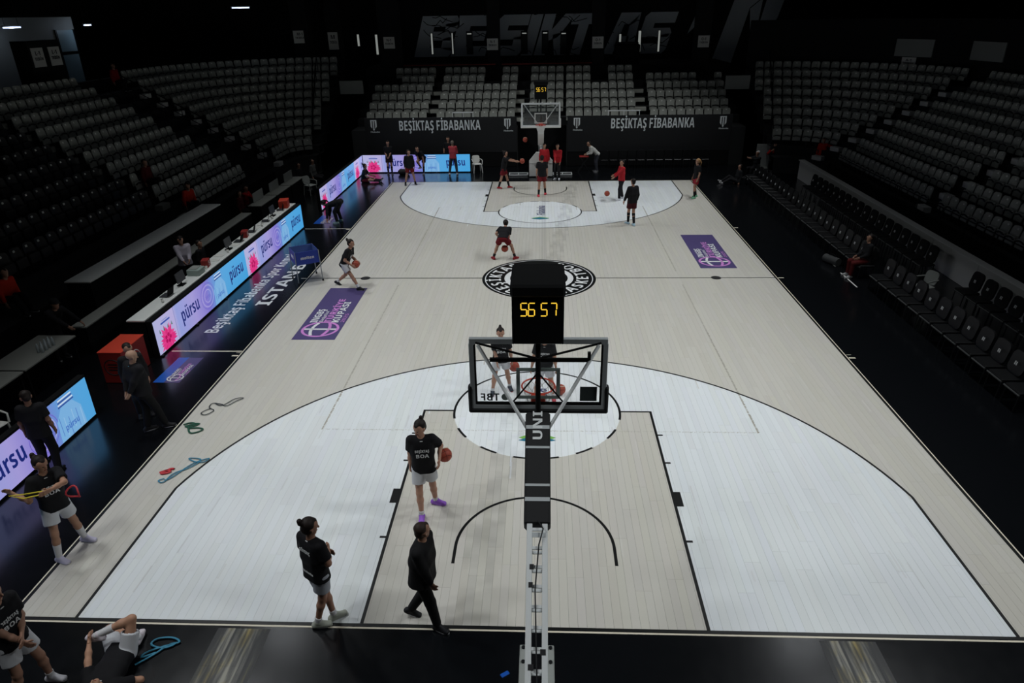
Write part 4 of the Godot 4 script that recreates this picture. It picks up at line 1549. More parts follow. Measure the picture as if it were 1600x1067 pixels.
func tube_lamp(c: Vector3, l: float, dir: Vector3, label: String, energy: float) -> void:
	var t := thing("fluorescent_lamp", label, "lamp", c, 0.0, "fluorescent tubes")
	var st := S()
	box(st, Vector3(0, 0.06, 0), Vector3(0.1, 0.04, 0.1) + dir * l, 0.004)
	part("fitting", st, M.white_steel, t)
	for e in [-0.4, 0.4]:
		st = S()
		tube(st, dir * (l * e) + Vector3(0, 0.08, 0), dir * (l * e) + Vector3(0, 15.0 - c.y, 0), 0.008, -1, 5)
		part("hanger", st, M.dark_steel, t)
	st = S()
	tube(st, dir * (-l * 0.5), dir * (l * 0.5), 0.03)
	part("lamp_tube", st, M.fluorescent, t)
	var o := OmniLight3D.new()
	o.name = "tube_light"
	o.light_color = rgb(214, 230, 255)
	o.light_energy = energy
	o.light_size = 0.1
	o.omni_range = 40.0
	o.omni_attenuation = 2.0
	o.shadow_enabled = true
	o.position = Vector3(0, -0.08, 0)
	t.add_child(o, true)


func sign_board(c: Vector3, w: float, h: float, lines: Array, turn: float, label: String) -> void:
	var t := thing("stand_sign", label, "sign", c, turn, "stand signs")
	var st := S()
	box(st, Vector3.ZERO, Vector3(w, h, 0.03), 0.004)
	part("board", st, M.paper, t)
	for k in lines.size():
		var f := letters_fit(lines[k], h * (0.22 if k == 0 else 0.15), w * (0.4 if k == 0 else 0.72), 0.006)
		part("lettering", f[0], M.text_dark, t, Transform3D(Basis.from_scale(Vector3(f[1], 1, 1)), Vector3(0, h * (0.22 if k == 0 else -0.08), 0.018)))


# ------------------------------------------------------------------ seats
func seat_shell() -> Array:
	# back, folded pan, number plate and bracket; the front faces +z, origin on the tread below the back
	var back := S()
	var n := 6
	for k in 2:
		pass
	var w := 0.44
	var rows := [[0.40, 0.40, 0.0], [0.56, 0.43, -0.02], [0.72, 0.43, -0.05], [0.80, 0.38, -0.07], [0.825, 0.30, -0.075]]
	back.set_smooth_group(0)
	for r in rows.size() - 1:
		for i in n:
			var P := []
			for q in [[r, i], [r, i + 1], [r + 1, i + 1], [r + 1, i]]:
				var row: Array = rows[q[0]]
				var u: float = -1.0 + 2.0 * q[1] / n
				P.append(Vector3(u * row[1] * 0.5, row[0], row[2] + 0.05 * u * u))
			var c: Vector3 = (P[0] + P[2]) * 0.5
			quad_out(back, P[0], P[1], P[2], P[3], c - Vector3(0, 0, 1))
			for e in 4:
				P[e] -= Vector3(0, 0, 0.03)
			quad_out(back, P[0], P[1], P[2], P[3], c + Vector3(0, 0, 1))
	back.set_smooth_group(-1)
	for r in rows.size() - 1:
		for u in [-1.0, 1.0]:
			var a := Vector3(u * rows[r][1] * 0.5, rows[r][0], rows[r][2] + 0.05)
			var b := Vector3(u * rows[r + 1][1] * 0.5, rows[r + 1][0], rows[r + 1][2] + 0.05)
			var dz := Vector3(0, 0, 0.03)
			quad_out(back, a, b, b - dz, a - dz, Vector3(0, a.y, a.z))
	var tw: float = rows[4][1]
	for i in n:
		var u0 := -1.0 + 2.0 * i / n
		var u1 := -1.0 + 2.0 * (i + 1) / n
		var a := Vector3(u0 * tw * 0.5, 0.825, -0.075 + 0.05 * u0 * u0)
		var b := Vector3(u1 * tw * 0.5, 0.825, -0.075 + 0.05 * u1 * u1)
		quad_out(back, a, b, b - Vector3(0, 0, 0.03), a - Vector3(0, 0, 0.03), a - Vector3(0, 1, 0))
	var pan := S()
	box(pan, Vector3(0, 0.4, 0.115), Vector3(0.41, 0.28, 0.05), 0.02, Basis(Vector3.RIGHT, -0.12))
	var slot := S()
	for i in 5:
		var u := -0.8 + 0.4 * i
		box(slot, Vector3(u * 0.18, 0.5 - 0.05 * u * u, 0.125), Vector3(0.09, 0.04, 0.05))
	var plate := S()
	box(plate, Vector3(0, 0.735, -0.046), Vector3(0.075, 0.06, 0.014), 0.003, Basis(Vector3.RIGHT, -0.2))
	var br := S()
	box(br, Vector3(0, 0.2, -0.02), Vector3(0.1, 0.4, 0.06), 0.01)
	box(br, Vector3(0, 0.015, -0.02), Vector3(0.18, 0.03, 0.14))
	return [back, pan, slot, plate, br]


func make_seats() -> void:
	var parts := seat_shell()
	var mesh := []
	for p in parts:
		p.generate_normals()
		mesh.append(p.commit())
	# every place: [position, turn, section, row, seat, black]
	var places := []
	var end_blocks := [[-9.55, 7, "block nearest the screens"], [-5.6, 9, "second block from the screens"], [-0.45, 4, "middle block over the tunnel"], [1.62, 8, "block right of the far hoop"], [6.25, 9, "block above the team chairs"]]
	for i in 6:
		for b in end_blocks.size():
			if (i == 0 and b == 2) or (i == 5 and b == 4):
				continue
			for k in end_blocks[b][1]:
				var x: float = end_blocks[b][0] + 0.492 * k + 0.02 * i
				if i >= 4:
					var skip := false
					for cx in [-9.1, -2.85, 3.4, 9.55]:
						if absf(x - cx) < 0.62:
							skip = true
					if skip:
						continue
				if i == 2 and b == 1 and k == 8 and false:
					continue
				places.append([Vector3(x, 2.0 + 0.4 * i, -19.1 - 0.8 * i), 0.0, "end stand, " + end_blocks[b][2], i, k, false])
	for key in ["left", "right"]:
		var q: Dictionary = STANDS[key]
		for i in q.rows:
			var y: float = q.y + q.rise * i - 0.82
			var off: float = 0.75 * i
			var spans := []
			if key == "left":
				spans = [[-5.3 - 5.95, -5.3 - 0.0 , "left side stand", false], [-1.35, 99.0, "screens' corner stand", false]]
				spans[0] = [-(11.4 if i > 0 else 10.3), -5.3, "stand behind the press desks", false]
				if i > 0:
					spans.append([-24.5, -12.2, "dark stand nearest the viewpoint", true])
			else:
				spans = [[-8.2, 0.3, "stand behind the partition", false], [-16.5, -9.3, "near block behind the partition", false]]
				if i > 0:
					spans.append([1.85, 99.0, "far corner stand by the team chairs", false])
				if i == 8:
					spans.remove_at(1)
			for sp in spans:
				var r: float = absf(q.x - q.cx) + off
				var last: float = minf(sp[1], r * PI * 0.5 - 0.2)
				var d: float = sp[0]
				var k := 0
				while d < last:
					var p := on_stand(q, off, d)
					var o: Vector3 = p[1]
					var turn := atan2(-o.x, -o.z)
					places.append([p[0] + Vector3(0, y, 0), turn, sp[2], i, k, sp[3]])
					d += 0.505
					k += 1
	# upper tier, far up on the right
	for i in 2:
		for k in 22:
			places.append([Vector3(22.4 + 0.8 * i, 5.4 + 0.45 * i, -26.0 + 0.52 * k), -PI * 0.5, "upper tier", i, k, false])
	slab("trim_13", Vector3(22.6, 5.1, -18.0), Vector3(1.6, 0.6, 18.0), M.terrace, "black upper tier behind the fascia with white panels", "tier")
	slab("trim_14", Vector3(23.6, 5.55, -18.0), Vector3(0.8, 0.6, 18.0), M.terrace, "raised step of the black upper tier", "tier")
	var taken := [Vector3(-14.9, 0, -4.45), Vector3(-13.4, 0, -4.4), Vector3(-20.15, 0, -12.9), Vector3(-13.4, 0, 5.3)]
	places = places.filter(func(p): return not taken.any(func(w): return Vector2(p[0].x - w.x, p[0].z - w.z).length() < 0.52))
	# the seats nearest to the viewpoint one by one, in each of the two kinds
	var eye := Vector3(0.11, 7.76, 20.99)
	var cam: Camera3D = get_node("camera")
	var inv := cam.transform.affine_inverse()
	var near := {false: [], true: []}
	for p in places:
		var c: Vector3 = inv * (p[0] + Vector3(0, 0.6, 0))
		var f := 1078.2 / -c.z
		var inside := c.z < 0 and absf(c.x * f) < 806 and absf(c.y * f) < 540
		p.append((p[0] - eye).length() if inside else 1e4 + p[0].length())
		near[p[5]].append(p)
	var rest := []
	for black in [false, true]:
		near[black].sort_custom(func(a, b): return a[6] < b[6])
		var proto: Node3D = null
		var count := 0
		for p in near[black]:
			if p[6] > 9e3 and not black:
				rest.append(p)
				continue
			if p[6] > 9e3:
				continue
			if count >= 300:
				rest.append(p)
				continue
			count += 1
			var t: Node3D
			if proto == null:
				t = Node3D.new()
				part("backrest", mesh[0], M.seat_black if black else M.seat_grey, t)
				part("folded_pan", mesh[1], M.seat_black if black else M.seat_grey_worn, t)
				if not black:
					part("handle_slot", mesh[2], M.seat_dark_slot, t)
				part("number_plate", mesh[3], M.plate_white, t)
				part("bracket", mesh[4], M.dark_steel, t)
				proto = t
			else:
				t = proto.duplicate()
			t.name = numbered("black_stadium_seat" if black else "stadium_seat")
			t.position = p[0]
			t.rotation.y = p[1]
			tag(t, "%s flip-up seat, %s of the %s row, %s" % ["black" if black else "grey", ORD[mini(p[4], 43)], ORD[p[3]], p[2]], "seat", "%s flip-up seats in the stands" % ("black" if black else "grey"))
			add_child(t)
	if rest.size():
		var joined := SurfaceTool.new()
		var am := ArrayMesh.new()
		for k in 5:
			am.add_surface_from_arrays(Mesh.PRIMITIVE_TRIANGLES, mesh[k].surface_get_arrays(0))
			am.surface_set_material(k, [M.seat_grey, M.seat_grey_worn, M.seat_dark_slot, M.plate_white, M.dark_steel][k])
		var mm := MultiMesh.new()
		mm.transform_format = MultiMesh.TRANSFORM_3D
		mm.mesh = am
		mm.instance_count = rest.size()
		for k in rest.size():
			mm.set_instance_transform(k, Transform3D(Basis(Vector3.UP, rest[k][1]), rest[k][0]))
		var mi := MultiMeshInstance3D.new()
		mi.name = "stadium_seats_beyond"
		mi.multimesh = mm
		tag(mi, "many more grey flip-up seats filling the farther rows of the stands", "seats", "", "stuff")
		add_child(mi)
	print("seats ", places.size(), " grey ", near[false].size(), " black ", near[true].size(), " rest ", rest.size())


# ------------------------------------------------------------------ small things
func ball(at: Vector3, label: String, spin := Basis()) -> void:
	var t := thing("basketball", label, "basketball", at, 0.0, "basketballs")
	t.basis = spin
	var sm := SphereMesh.new()
	sm.radius = 0.12
	sm.height = 0.24
	sm.radial_segments = 24
	sm.rings = 12
	part("shell", sm, M.ball, t)
	var st := S()
	for k in 3:
		var pts := []
		for i in 24:
			var a := TAU * i / 24
			pts.append([Vector3(cos(a), sin(a), 0), Vector3(0, cos(a), sin(a)), Vector3(cos(a) * 0.78, sin(a) * 0.78, 0.625)][k] * 0.1195)
		path_tube(st, pts, 0.003, 5, true)
	part("seam", st, M.ball_seam, t)
	st = S()
	var pts2 := []
	for i in 24:
		var a := TAU * i / 24
		pts2.append(Vector3(cos(a) * 0.78, sin(a) * 0.78, -0.625) * 0.1185)
	path_tube(st, pts2, 0.012, 6, true)
	part("cream_band", st, M.ball_cream, t)


func band(called: String, label: String, m: Material, pts: Array, r: float, y := 0.02) -> void:
	var q := []
	var c := Curve3D.new()
	for i in pts.size():
		var p := Vector3(pts[i][0], y + (pts[i][2] if pts[i].size() > 2 else 0.0), pts[i][1])
		var a: Array = pts[maxi(i - 1, 0)]
		var b: Array = pts[mini(i + 1, pts.size() - 1)]
		var d := Vector3(b[0] - a[0], 0, b[1] - a[1]) * 0.2
		c.add_point(p, -d, d)
	c.bake_interval = 0.04
	for p in c.get_baked_points():
		q.append(p)
	var st := S()
	path_tube(st, q, r, 6, false, 0.5)
	single(called, st, m, label, "exercise band", "exercise bands lying on the floor")


func make_small_things() -> void:
	ball(Vector3(-1.50, 1.13, 11.5), "basketball in the hand of the player with violet shoes", Basis(Vector3(1, 1, 0).normalized(), 0.7))
	ball(Vector3(-5.64, 0.82, 0.98), "basketball carried by the running player", Basis(Vector3(1, 0, 1).normalized(), 0.4))
	ball(Vector3(-1.19, 0.36, -1.95), "basketball dribbled by the crouching player in dark red shorts", Basis(Vector3(0, 1, 0), 0.3))
	ball(Vector3(3.0, 0.35, -9.9), "basketball bouncing beside the man in the red jacket", Basis(Vector3(0, 1, 1).normalized(), 0.6))
	ball(Vector3(-0.86, 1.32, -12.45), "basketball held out by the player at the far lane line", Basis(Vector3(1, 0, 0), 0.5))
	ball(Vector3(-0.75, 2.06, -14.0), "basketball in the air beside the far hoop's column", Basis(Vector3(1, 0, 0), 0.9))
	ball(Vector3(-0.52, 0.52, 7.15), "basketball by the knee of the player seen through the backboard's glass", Basis(Vector3(0, 0, 1), 0.5))
	ball(Vector3(0.52, 0.13, 7.5), "basketball on the floor beside the player under the rim", Basis(Vector3(1, 0, 0), 1.2))
	band("exercise_band", "thin dark exercise band looped on the floor by the sideline", M.band_dark, [[-7.15, 8.22], [-7.28, 8.42], [-7.15, 8.5], [-7.05, 8.32], [-7.2, 8.2], [-7.2, 8.02], [-7.0, 8.05], [-6.85, 8.12], [-6.72, 7.92], [-6.6, 7.78], [-6.78, 7.82], [-6.95, 8.1], [-7.15, 8.02]], 0.012)
	band("exercise_band", "crumpled green exercise band on the floor by the sideline", M.band_green, [[-7.45, 8.9], [-7.3, 8.82], [-7.2, 8.9], [-7.38, 8.95], [-7.25, 8.99], [-7.12, 8.86], [-7.3, 8.9], [-7.25, 9.08], [-7.12, 9.22], [-6.95, 9.1], [-7.05, 9.02], [-7.25, 9.04]], 0.02)
	band("exercise_band", "blue exercise band stretched out beside the three-point line", M.band_teal, [[-6.92, 10.75], [-7.0, 10.82], [-6.88, 10.86], [-6.82, 10.6], [-6.6, 10.4], [-6.5, 10.15], [-6.75, 10.1], [-6.62, 10.2], [-6.42, 10.22], [-6.36, 10.1], [-6.6, 10.28], [-6.8, 10.72], [-6.9, 10.8]], 0.014)
	band("exercise_band", "small red exercise band crumpled beside the blue one", M.band_red, [[-7.1, 10.58], [-6.98, 10.5], [-6.92, 10.56], [-7.06, 10.6], [-6.95, 10.46], [-6.88, 10.46]], 0.028)
	band("exercise_band", "bright blue exercise band on the black floor behind the baseline", M.band_teal, [[-5.28, 14.78], [-5.12, 14.62], [-4.98, 14.45], [-4.86, 14.4], [-5.0, 14.33], [-5.2, 14.36], [-5.22, 14.46], [-5.02, 14.5], [-4.9, 14.42], [-5.2, 14.56], [-5.26, 14.66], [-5.1, 14.58]], 0.016)
	# things on the scorer's tables
	var x := -9.95
	for q in [[3.3, "dark monitor with its back to the court on the second scorer's table"], [0.1, "dark monitor tilted on the scorer's table near the red number box"], [-3.9, "dark monitor near the far end of the scorer's table"]]:
		var t := thing("monitor", q[1], "monitor", Vector3(x, 1.032, q[0]), 0.0, "monitors on the scorer's table")
		var st := S()
		box(st, Vector3(0, 0.24, 0), Vector3(0.03, 0.28, 0.46), 0.008, Basis(Vector3.BACK, 0.15))
		part("display", st, M.laptop, t)
		st = S()
		box(st, Vector3(0, 0.01, 0), Vector3(0.18, 0.02, 0.24), 0.005)
		tube(st, Vector3(0, 0.01, 0), Vector3(0, 0.15, 0), 0.02)
		part("stand", st, M.matt_black, t)
	for q in [[1.75, "red box beside the printer on the scorer's table"], [-1.25, "red box with a white number on the scorer's table"], [-5.2, "large orange-red case at the far end of the scorer's table"]]:
		var t := thing("foul_marker_box", q[1], "box", Vector3(x, 1.032, q[0]), 0.2, "red boxes on the scorer's table")
		var st := S()
		box(st, Vector3(0, 0.11 if q[0] > -5 else 0.15, 0), Vector3(0.2, 0.22, 0.3) if q[0] > -5 else Vector3(0.34, 0.3, 0.5), 0.01)
		part("body", st, M.red if q[0] > -5 else M.orange_red, t)
		if q[0] > -5:
			part("number", letters("5", 0.12, 0.004), M.text_white, t, Transform3D(Basis(Vector3.UP, PI * 0.5), Vector3(0.104, 0.11, 0)))
	var t := thing("printer", "grey printer on the scorer's table beside a red box", "printer", Vector3(x, 1.032, 2.4))
	var st := S()
	box(st, Vector3(0, 0.09, 0), Vector3(0.36, 0.18, 0.42), 0.02)
	part("body", st, M.grey_mark, t)
	st = S()
	box(st, Vector3(-0.02, 0.19, 0), Vector3(0.24, 0.02, 0.32), 0.005)
	part("lid", st, M.grey_panel, t)
	for q in [[4.1, 0], [-0.75, 1], [-1.85, 2], [-3.2, 3], [-4.75, 4]]:
		var lt := thing("laptop", "open dark laptop on the scorer's table, %s from the viewpoint" % ORD[q[1]], "laptop", Vector3(x, 1.032, q[0]), 0.1 * q[1], "laptops on the scorer's table")
		st = S()
		box(st, Vector3(-0.04, 0.012, 0), Vector3(0.22, 0.02, 0.33), 0.005)
		part("base", st, M.laptop, lt)
		st = S()
		box(st, Vector3(0.1, 0.12, 0), Vector3(0.012, 0.22, 0.33), 0.003, Basis(Vector3.BACK, -0.25))
		part("lid", st, M.matt_black, lt)
	var cup := lathe([[0.0, 0.0], [0.03, 0.0], [0.04, 0.1], [0.036, 0.1], [0.0, 0.02]], 10)
	for q in [[4.6, 0], [2.0, 1], [0.45, 2], [-2.5, 3], [-3.5, 4]]:
		single("paper_cup", cup, M.paper, "white paper cup on the scorer's table, %s from the viewpoint" % ORD[q[1]], "cup", "cups on the scorer's table", Transform3D(Basis(), Vector3(x + 0.12, 1.0305, q[0])))
	# grey bag by the gap in the courtside chairs
	t = thing("kit_bag", "grey barrel-shaped bag lying by the gap in the courtside chairs", "bag", Vector3(9.75, 0.13, -1.35), 0.4)
	st = S()
	tube(st, Vector3(0, 0, -0.3), Vector3(0, 0, 0.3), 0.13, -1, 14)
	part("body", st, M.concrete, t)
	st = S()
	path_tube(st, [Vector3(0, 0.12, -0.14), Vector3(0, 0.2, -0.08), Vector3(0, 0.2, 0.08), Vector3(0, 0.12, 0.14)], 0.012)
	part("handle", st, M.matt_black, t)
	var k := 0
	for q in [[-2.3, 0], [-2.75, 1], [-4.36, 2], [-0.35, 4], [0.75, 5], [1.2, 6]]:
		st = S()
		var b := Basis(Vector3.UP, 0.3 * q[1])
		box(st, Vector3(0, 0.006, 0), Vector3(0.21, 0.012, 0.3), 0.0, b)
		single("paper_stack", st, M.paper, "white papers on the scorer's table, %s pile from the viewpoint" % ORD[[3, 4, 5, 6, 2, 1, 0][q[1]]], "papers", "papers on the scorer's table", Transform3D(Basis(), Vector3(x - 0.05 * (q[1] % 2), 1.0305, q[0])))
	# bottles on the water tables
	var bottle := lathe([[0.0, 0.0], [0.032, 0.0], [0.033, 0.15], [0.014, 0.2], [0.014, 0.225], [0.0, 0.225]], 8)
	for i in 4:
		for j in 5:
			var at := Vector3(-12.1 + 0.11 * i, 0.7505, 8.35 + 0.11 * j)
			single("water_bottle", bottle, M.clear_bottle, "clear water bottle in the pack on the nearest grey table, %s of the %s line" % [ORD[j], ORD[i]], "bottle", "pack of bottles on the nearest table", Transform3D(Basis(), at))
	for i in 2:
		for j in 4:
			single("water_bottle", bottle, M.clear_bottle, "clear water bottle on the grey table beside the red table, %s of the %s line" % [ORD[j], ORD[i]], "bottle", "bottles on the second table", Transform3D(Basis(), Vector3(-11.65 + 0.1 * i, 0.7505, 6.6 + 0.13 * j)))
	# blue bag on the dark floor near the baseline, small blue wrapper
	st = S()
	box(st, Vector3.ZERO, Vector3(0.12, 0.02, 0.06), 0.008, Basis(Vector3.UP, 0.6))
	single("wrapper", st, M.sticker_blue, "small blue wrapper on the black floor beside the hoop's base", "wrapper", "", Transform3D(Basis(), Vector3(-0.36, 0.007, 14.78)))
	# dark equipment bag under the far screen
	t = thing("sports_bag", "black sports bag on the floor before the far screen", "bag", Vector3(-7.3, 0, -15.95))
	st = S()
	box(st, Vector3(0, 0.14, 0), Vector3(0.62, 0.28, 0.3), 0.09)
	part("body", st, M.rubber, t)
	st = S()
	path_tube(st, [Vector3(-0.16, 0.26, 0.05), Vector3(-0.1, 0.36, 0.06), Vector3(0.1, 0.36, 0.06), Vector3(0.16, 0.26, 0.05)], 0.012)
	part("handle", st, M.matt_black, t)
	# ball rack frame near the far column: a low white barrier on either side of the column
	for e in [-1.0, 1.0]:
		t = thing("floor_frame", "low white steel frame on the floor %s the far hoop's column" % ("on the screens' side of" if e < 0 else "on the team chairs' side of"), "frame", Vector3(1.15 * e, 0, -15.6))
		st = S()
		box(st, Vector3(0, 0.05, 0.25), Vector3(1.0, 0.05, 0.05))
		box(st, Vector3(0, 0.05, -0.25), Vector3(1.0, 0.05, 0.05))
		part("rail", st, M.white_steel, t)
		st = S()
		for f in [-0.48, 0.0, 0.48]:
			box(st, Vector3(f, 0.05, 0), Vector3(0.05, 0.05, 0.5))
		part("cross_bar", st, M.white_steel, t)
	# ladder-like black stool by the man in the white jumper
	t = thing("folding_stool", "black folding stool with a red seat by the man in the white top", "stool", Vector3(2.3, 0, -16.3))
	for e in [-1.0, 1.0]:
		st = S()
		tube(st, Vector3(-0.3 * e, 0, 0.18), Vector3(0.22 * e, 0.8, 0.18), 0.016)
		tube(st, Vector3(-0.3 * e, 0, -0.18), Vector3(0.22 * e, 0.8, -0.18), 0.016)
		part("leg", st, M.dark_steel, t)
	st = S()
	box(st, Vector3(0, 0.8, 0), Vector3(0.5, 0.06, 0.4), 0.02)
	part("seat", st, M.red, t)
	# bright floor tape beyond the courtside line
	for q in [[9.78, -1.3, 0.5], [9.72, 0.2, 1.3]]:
		st = S()
		box(st, Vector3(0, 0.003, 0), Vector3(0.04, 0.006, q[2]))
		single("tape_strip", st, M.white_tape, "%s strip of white tape on the black floor before the courtside chairs" % ("short" if q[2] < 1.0 else "long"), "tape", "white tape strips", Transform3D(Basis(), Vector3(q[0], -0.004, q[1])))


func lathe(profile: Array, n := 10) -> ArrayMesh:
	var st := S()
	st.set_smooth_group(0)
	for i in profile.size() - 1:
		for k in n:
			var P := []
			for q in [[i, k], [i, k + 1], [i + 1, k + 1], [i + 1, k]]:
				var a: float = TAU * q[1] / n
				P.append(Vector3(cos(a) * profile[q[0]][0], profile[q[0]][1], sin(a) * profile[q[0]][0]))
			quad_out(st, P[0], P[1], P[2], P[3], Vector3(0, (profile[i][1] + profile[i + 1][1]) * 0.5 + (0.05 if profile[i][1] == 0.0 and profile[i + 1][1] == 0.0 else (-0.05 if profile[i][1] == profile[i + 1][1] else 0.0)), 0))
	st.generate_normals()
	return st.commit()


# ------------------------------------------------------------------ people
# Bodies are meshed from a distance field: tapered capsules between joints, joined by a smooth minimum, drawn as surface nets.
# A piece of the field: [a, b, ra, rb, side, wa, wb, flat]; side and w widen it sideways, flat cuts its end at b square.
func seg(a: Vector3, b: Vector3, ra: float, rb: float, side := Vector3.ZERO, wa := 0.0, wb := 0.0, flat := false) -> Array:
	return [a, b, ra, rb, side, wa, wb, flat]


func field_mesh(into: Dictionary, prims: Array, cell: float, k: float, cut_p := Vector3.ZERO, cut_n := Vector3.ZERO) -> void:
	var lo := Vector3(1e9, 1e9, 1e9)
	var hi := -lo
	for pr in prims:
		var pad: float = maxf(pr[2], pr[3]) + maxf(pr[5], pr[6]) + 2.5 * cell
		var v := Vector3(pad, pad, pad)
		lo = lo.min(pr[0] - v).min(pr[1] - v)
		hi = hi.max(pr[0] + v).max(pr[1] + v)
	var n := ((hi - lo) / cell).ceil()
	var nx := int(n.x) + 2
	var ny := int(n.y) + 2
	var nz := int(n.z) + 2
	var sy := nx
	var sz := nx * ny
	var f := PackedFloat32Array()
	f.resize(nx * ny * nz)
	f.fill(1.0)
	var ik := 1.0 / k
	for pr in prims:
		var a: Vector3 = pr[0]
		var b: Vector3 = pr[1]
		var ra: float = pr[2]
		var rb: float = pr[3]
		var side: Vector3 = pr[4]
		var wa: float = pr[5]
		var wb: float = pr[6]
		var flat: bool = pr[7]
		var wide := wa > 0.0 or wb > 0.0
		var ab := b - a
		var l2 := maxf(ab.length_squared(), 1e-9)
		var l := sqrt(l2)
		var pad := maxf(ra, rb) + maxf(wa, wb) + k + 2.0 * cell
		var v := Vector3(pad, pad, pad)
		var i0 := ((a.min(b) - v - lo) / cell).floor().max(Vector3.ZERO)
		var i1 := ((a.max(b) + v - lo) / cell).ceil()
		var x1 := mini(nx, int(i1.x) + 1)
		var y1 := mini(ny, int(i1.y) + 1)
		var z1 := mini(nz, int(i1.z) + 1)
		for iz in range(int(i0.z), z1):
			for iy in range(int(i0.y), y1):
				var at := iz * sz + iy * sy
				var base := Vector3(lo.x, lo.y + iy * cell, lo.z + iz * cell) - a
				for ix in range(int(i0.x), x1):
					var p := base
					p.x += ix * cell
					var t := p.dot(ab) / l2
					var tc := clampf(t, 0.0, 1.0)
					var over := flat and t > 1.0
					var q := p - ab * (t if over else tc)
					if wide:
						var w := wa + (wb - wa) * tc
						q -= side * clampf(q.dot(side), -w, w)
					var d := q.length() - (ra + (rb - ra) * tc)
					if over:
						d = maxf(d, (t - 1.0) * l)
					var o := f[at + ix]
					var h := k - absf(o - d)
					if h > 0.0:
						f[at + ix] = minf(o, d) - h * h * ik * 0.25
					elif d < o:
						f[at + ix] = d
	if cut_n != Vector3.ZERO:
		for iz in nz:
			for iy in ny:
				for ix in nx:
					var i := iz * sz + iy * sy + ix
					f[i] = maxf(f[i], (lo + Vector3(ix, iy, iz) * cell - cut_p).dot(cut_n))
	var vert := PackedInt32Array()
	vert.resize(nx * ny * nz)
	vert.fill(-1)
	var V: PackedVector3Array = into.v
	var N: PackedVector3Array = into.n
	var I: PackedInt32Array = into.i
	var lim := cell * 2.0
	for iz in nz - 1:
		for iy in ny - 1:
			var row := iz * sz + iy * sy
			for ix in nx - 1:
				var i := row + ix
				var c0 := f[i]
				if c0 > lim or c0 < -lim:
					continue
				var c1 := f[i + 1]
				var c2 := f[i + sy]
				var c3 := f[i + sy + 1]
				var c4 := f[i + sz]
				var c5 := f[i + sz + 1]
				var c6 := f[i + sz + sy]
				var c7 := f[i + sz + sy + 1]
				var m := int(c0 < 0) + int(c1 < 0) + int(c2 < 0) + int(c3 < 0) + int(c4 < 0) + int(c5 < 0) + int(c6 < 0) + int(c7 < 0)
				if m == 0 or m == 8:
					continue
				var s := Vector3.ZERO
				var cnt := 0
				if (c0 < 0) != (c1 < 0): s += Vector3(c0 / (c0 - c1), 0, 0); cnt += 1
				if (c2 < 0) != (c3 < 0): s += Vector3(c2 / (c2 - c3), 1, 0); cnt += 1
				if (c4 < 0) != (c5 < 0): s += Vector3(c4 / (c4 - c5), 0, 1); cnt += 1
				if (c6 < 0) != (c7 < 0): s += Vector3(c6 / (c6 - c7), 1, 1); cnt += 1
				if (c0 < 0) != (c2 < 0): s += Vector3(0, c0 / (c0 - c2), 0); cnt += 1
				if (c1 < 0) != (c3 < 0): s += Vector3(1, c1 / (c1 - c3), 0); cnt += 1
				if (c4 < 0) != (c6 < 0): s += Vector3(0, c4 / (c4 - c6), 1); cnt += 1
				if (c5 < 0) != (c7 < 0): s += Vector3(1, c5 / (c5 - c7), 1); cnt += 1
				if (c0 < 0) != (c4 < 0): s += Vector3(0, 0, c0 / (c0 - c4)); cnt += 1
				if (c1 < 0) != (c5 < 0): s += Vector3(1, 0, c1 / (c1 - c5)); cnt += 1
				if (c2 < 0) != (c6 < 0): s += Vector3(0, 1, c2 / (c2 - c6)); cnt += 1
				if (c3 < 0) != (c7 < 0): s += Vector3(1, 1, c3 / (c3 - c7)); cnt += 1
				vert[i] = V.size()
				V.append(lo + (Vector3(ix, iy, iz) + s / cnt) * cell)
				N.append(Vector3(c1 + c3 + c5 + c7 - c0 - c2 - c4 - c6, c2 + c3 + c6 + c7 - c0 - c1 - c4 - c5, c4 + c5 + c6 + c7 - c0 - c1 - c2 - c3).normalized())
	var steps := [1, sy, sz]
	for iz in range(1, nz - 1):
		for iy in range(1, ny - 1):
			var row := iz * sz + iy * sy
			for ix in range(1, nx - 1):
				var i := row + ix
				var c0 := f[i]
				if c0 > lim or c0 < -lim:
					continue
				for ax in 3:
					if (c0 < 0) == (f[i + steps[ax]] < 0):
						continue
					var u: int = steps[(ax + 1) % 3]
					var w: int = steps[(ax + 2) % 3]
					var A := vert[i]
					var B := vert[i - u]
					var C := vert[i - u - w]
					var D := vert[i - w]
					if A < 0 or B < 0 or C < 0 or D < 0:
						continue
					if (V[B] - V[A]).cross(V[C] - V[A]).dot(N[A] + N[C]) > 0.0:
						I.append_array([A, C, B, A, D, C])
					else:
						I.append_array([A, B, C, A, C, D])
	into.v = V
	into.n = N
	into.i = I


func blank() -> Dictionary:
	return {"v": PackedVector3Array(), "n": PackedVector3Array(), "i": PackedInt32Array()}


func field_part(called: String, d: Dictionary, m: Material, parent: Node, label := "") -> MeshInstance3D:
	var a := []
	a.resize(Mesh.ARRAY_MAX)
	a[Mesh.ARRAY_VERTEX] = d.v
	a[Mesh.ARRAY_NORMAL] = d.n
	a[Mesh.ARRAY_INDEX] = d.i
	var am := ArrayMesh.new()
	if d.i.size():
		am.add_surface_from_arrays(Mesh.PRIMITIVE_TRIANGLES, a)
	var o := part(called, am, m, parent)
	if label:
		o.set_meta("label", label)
	return o


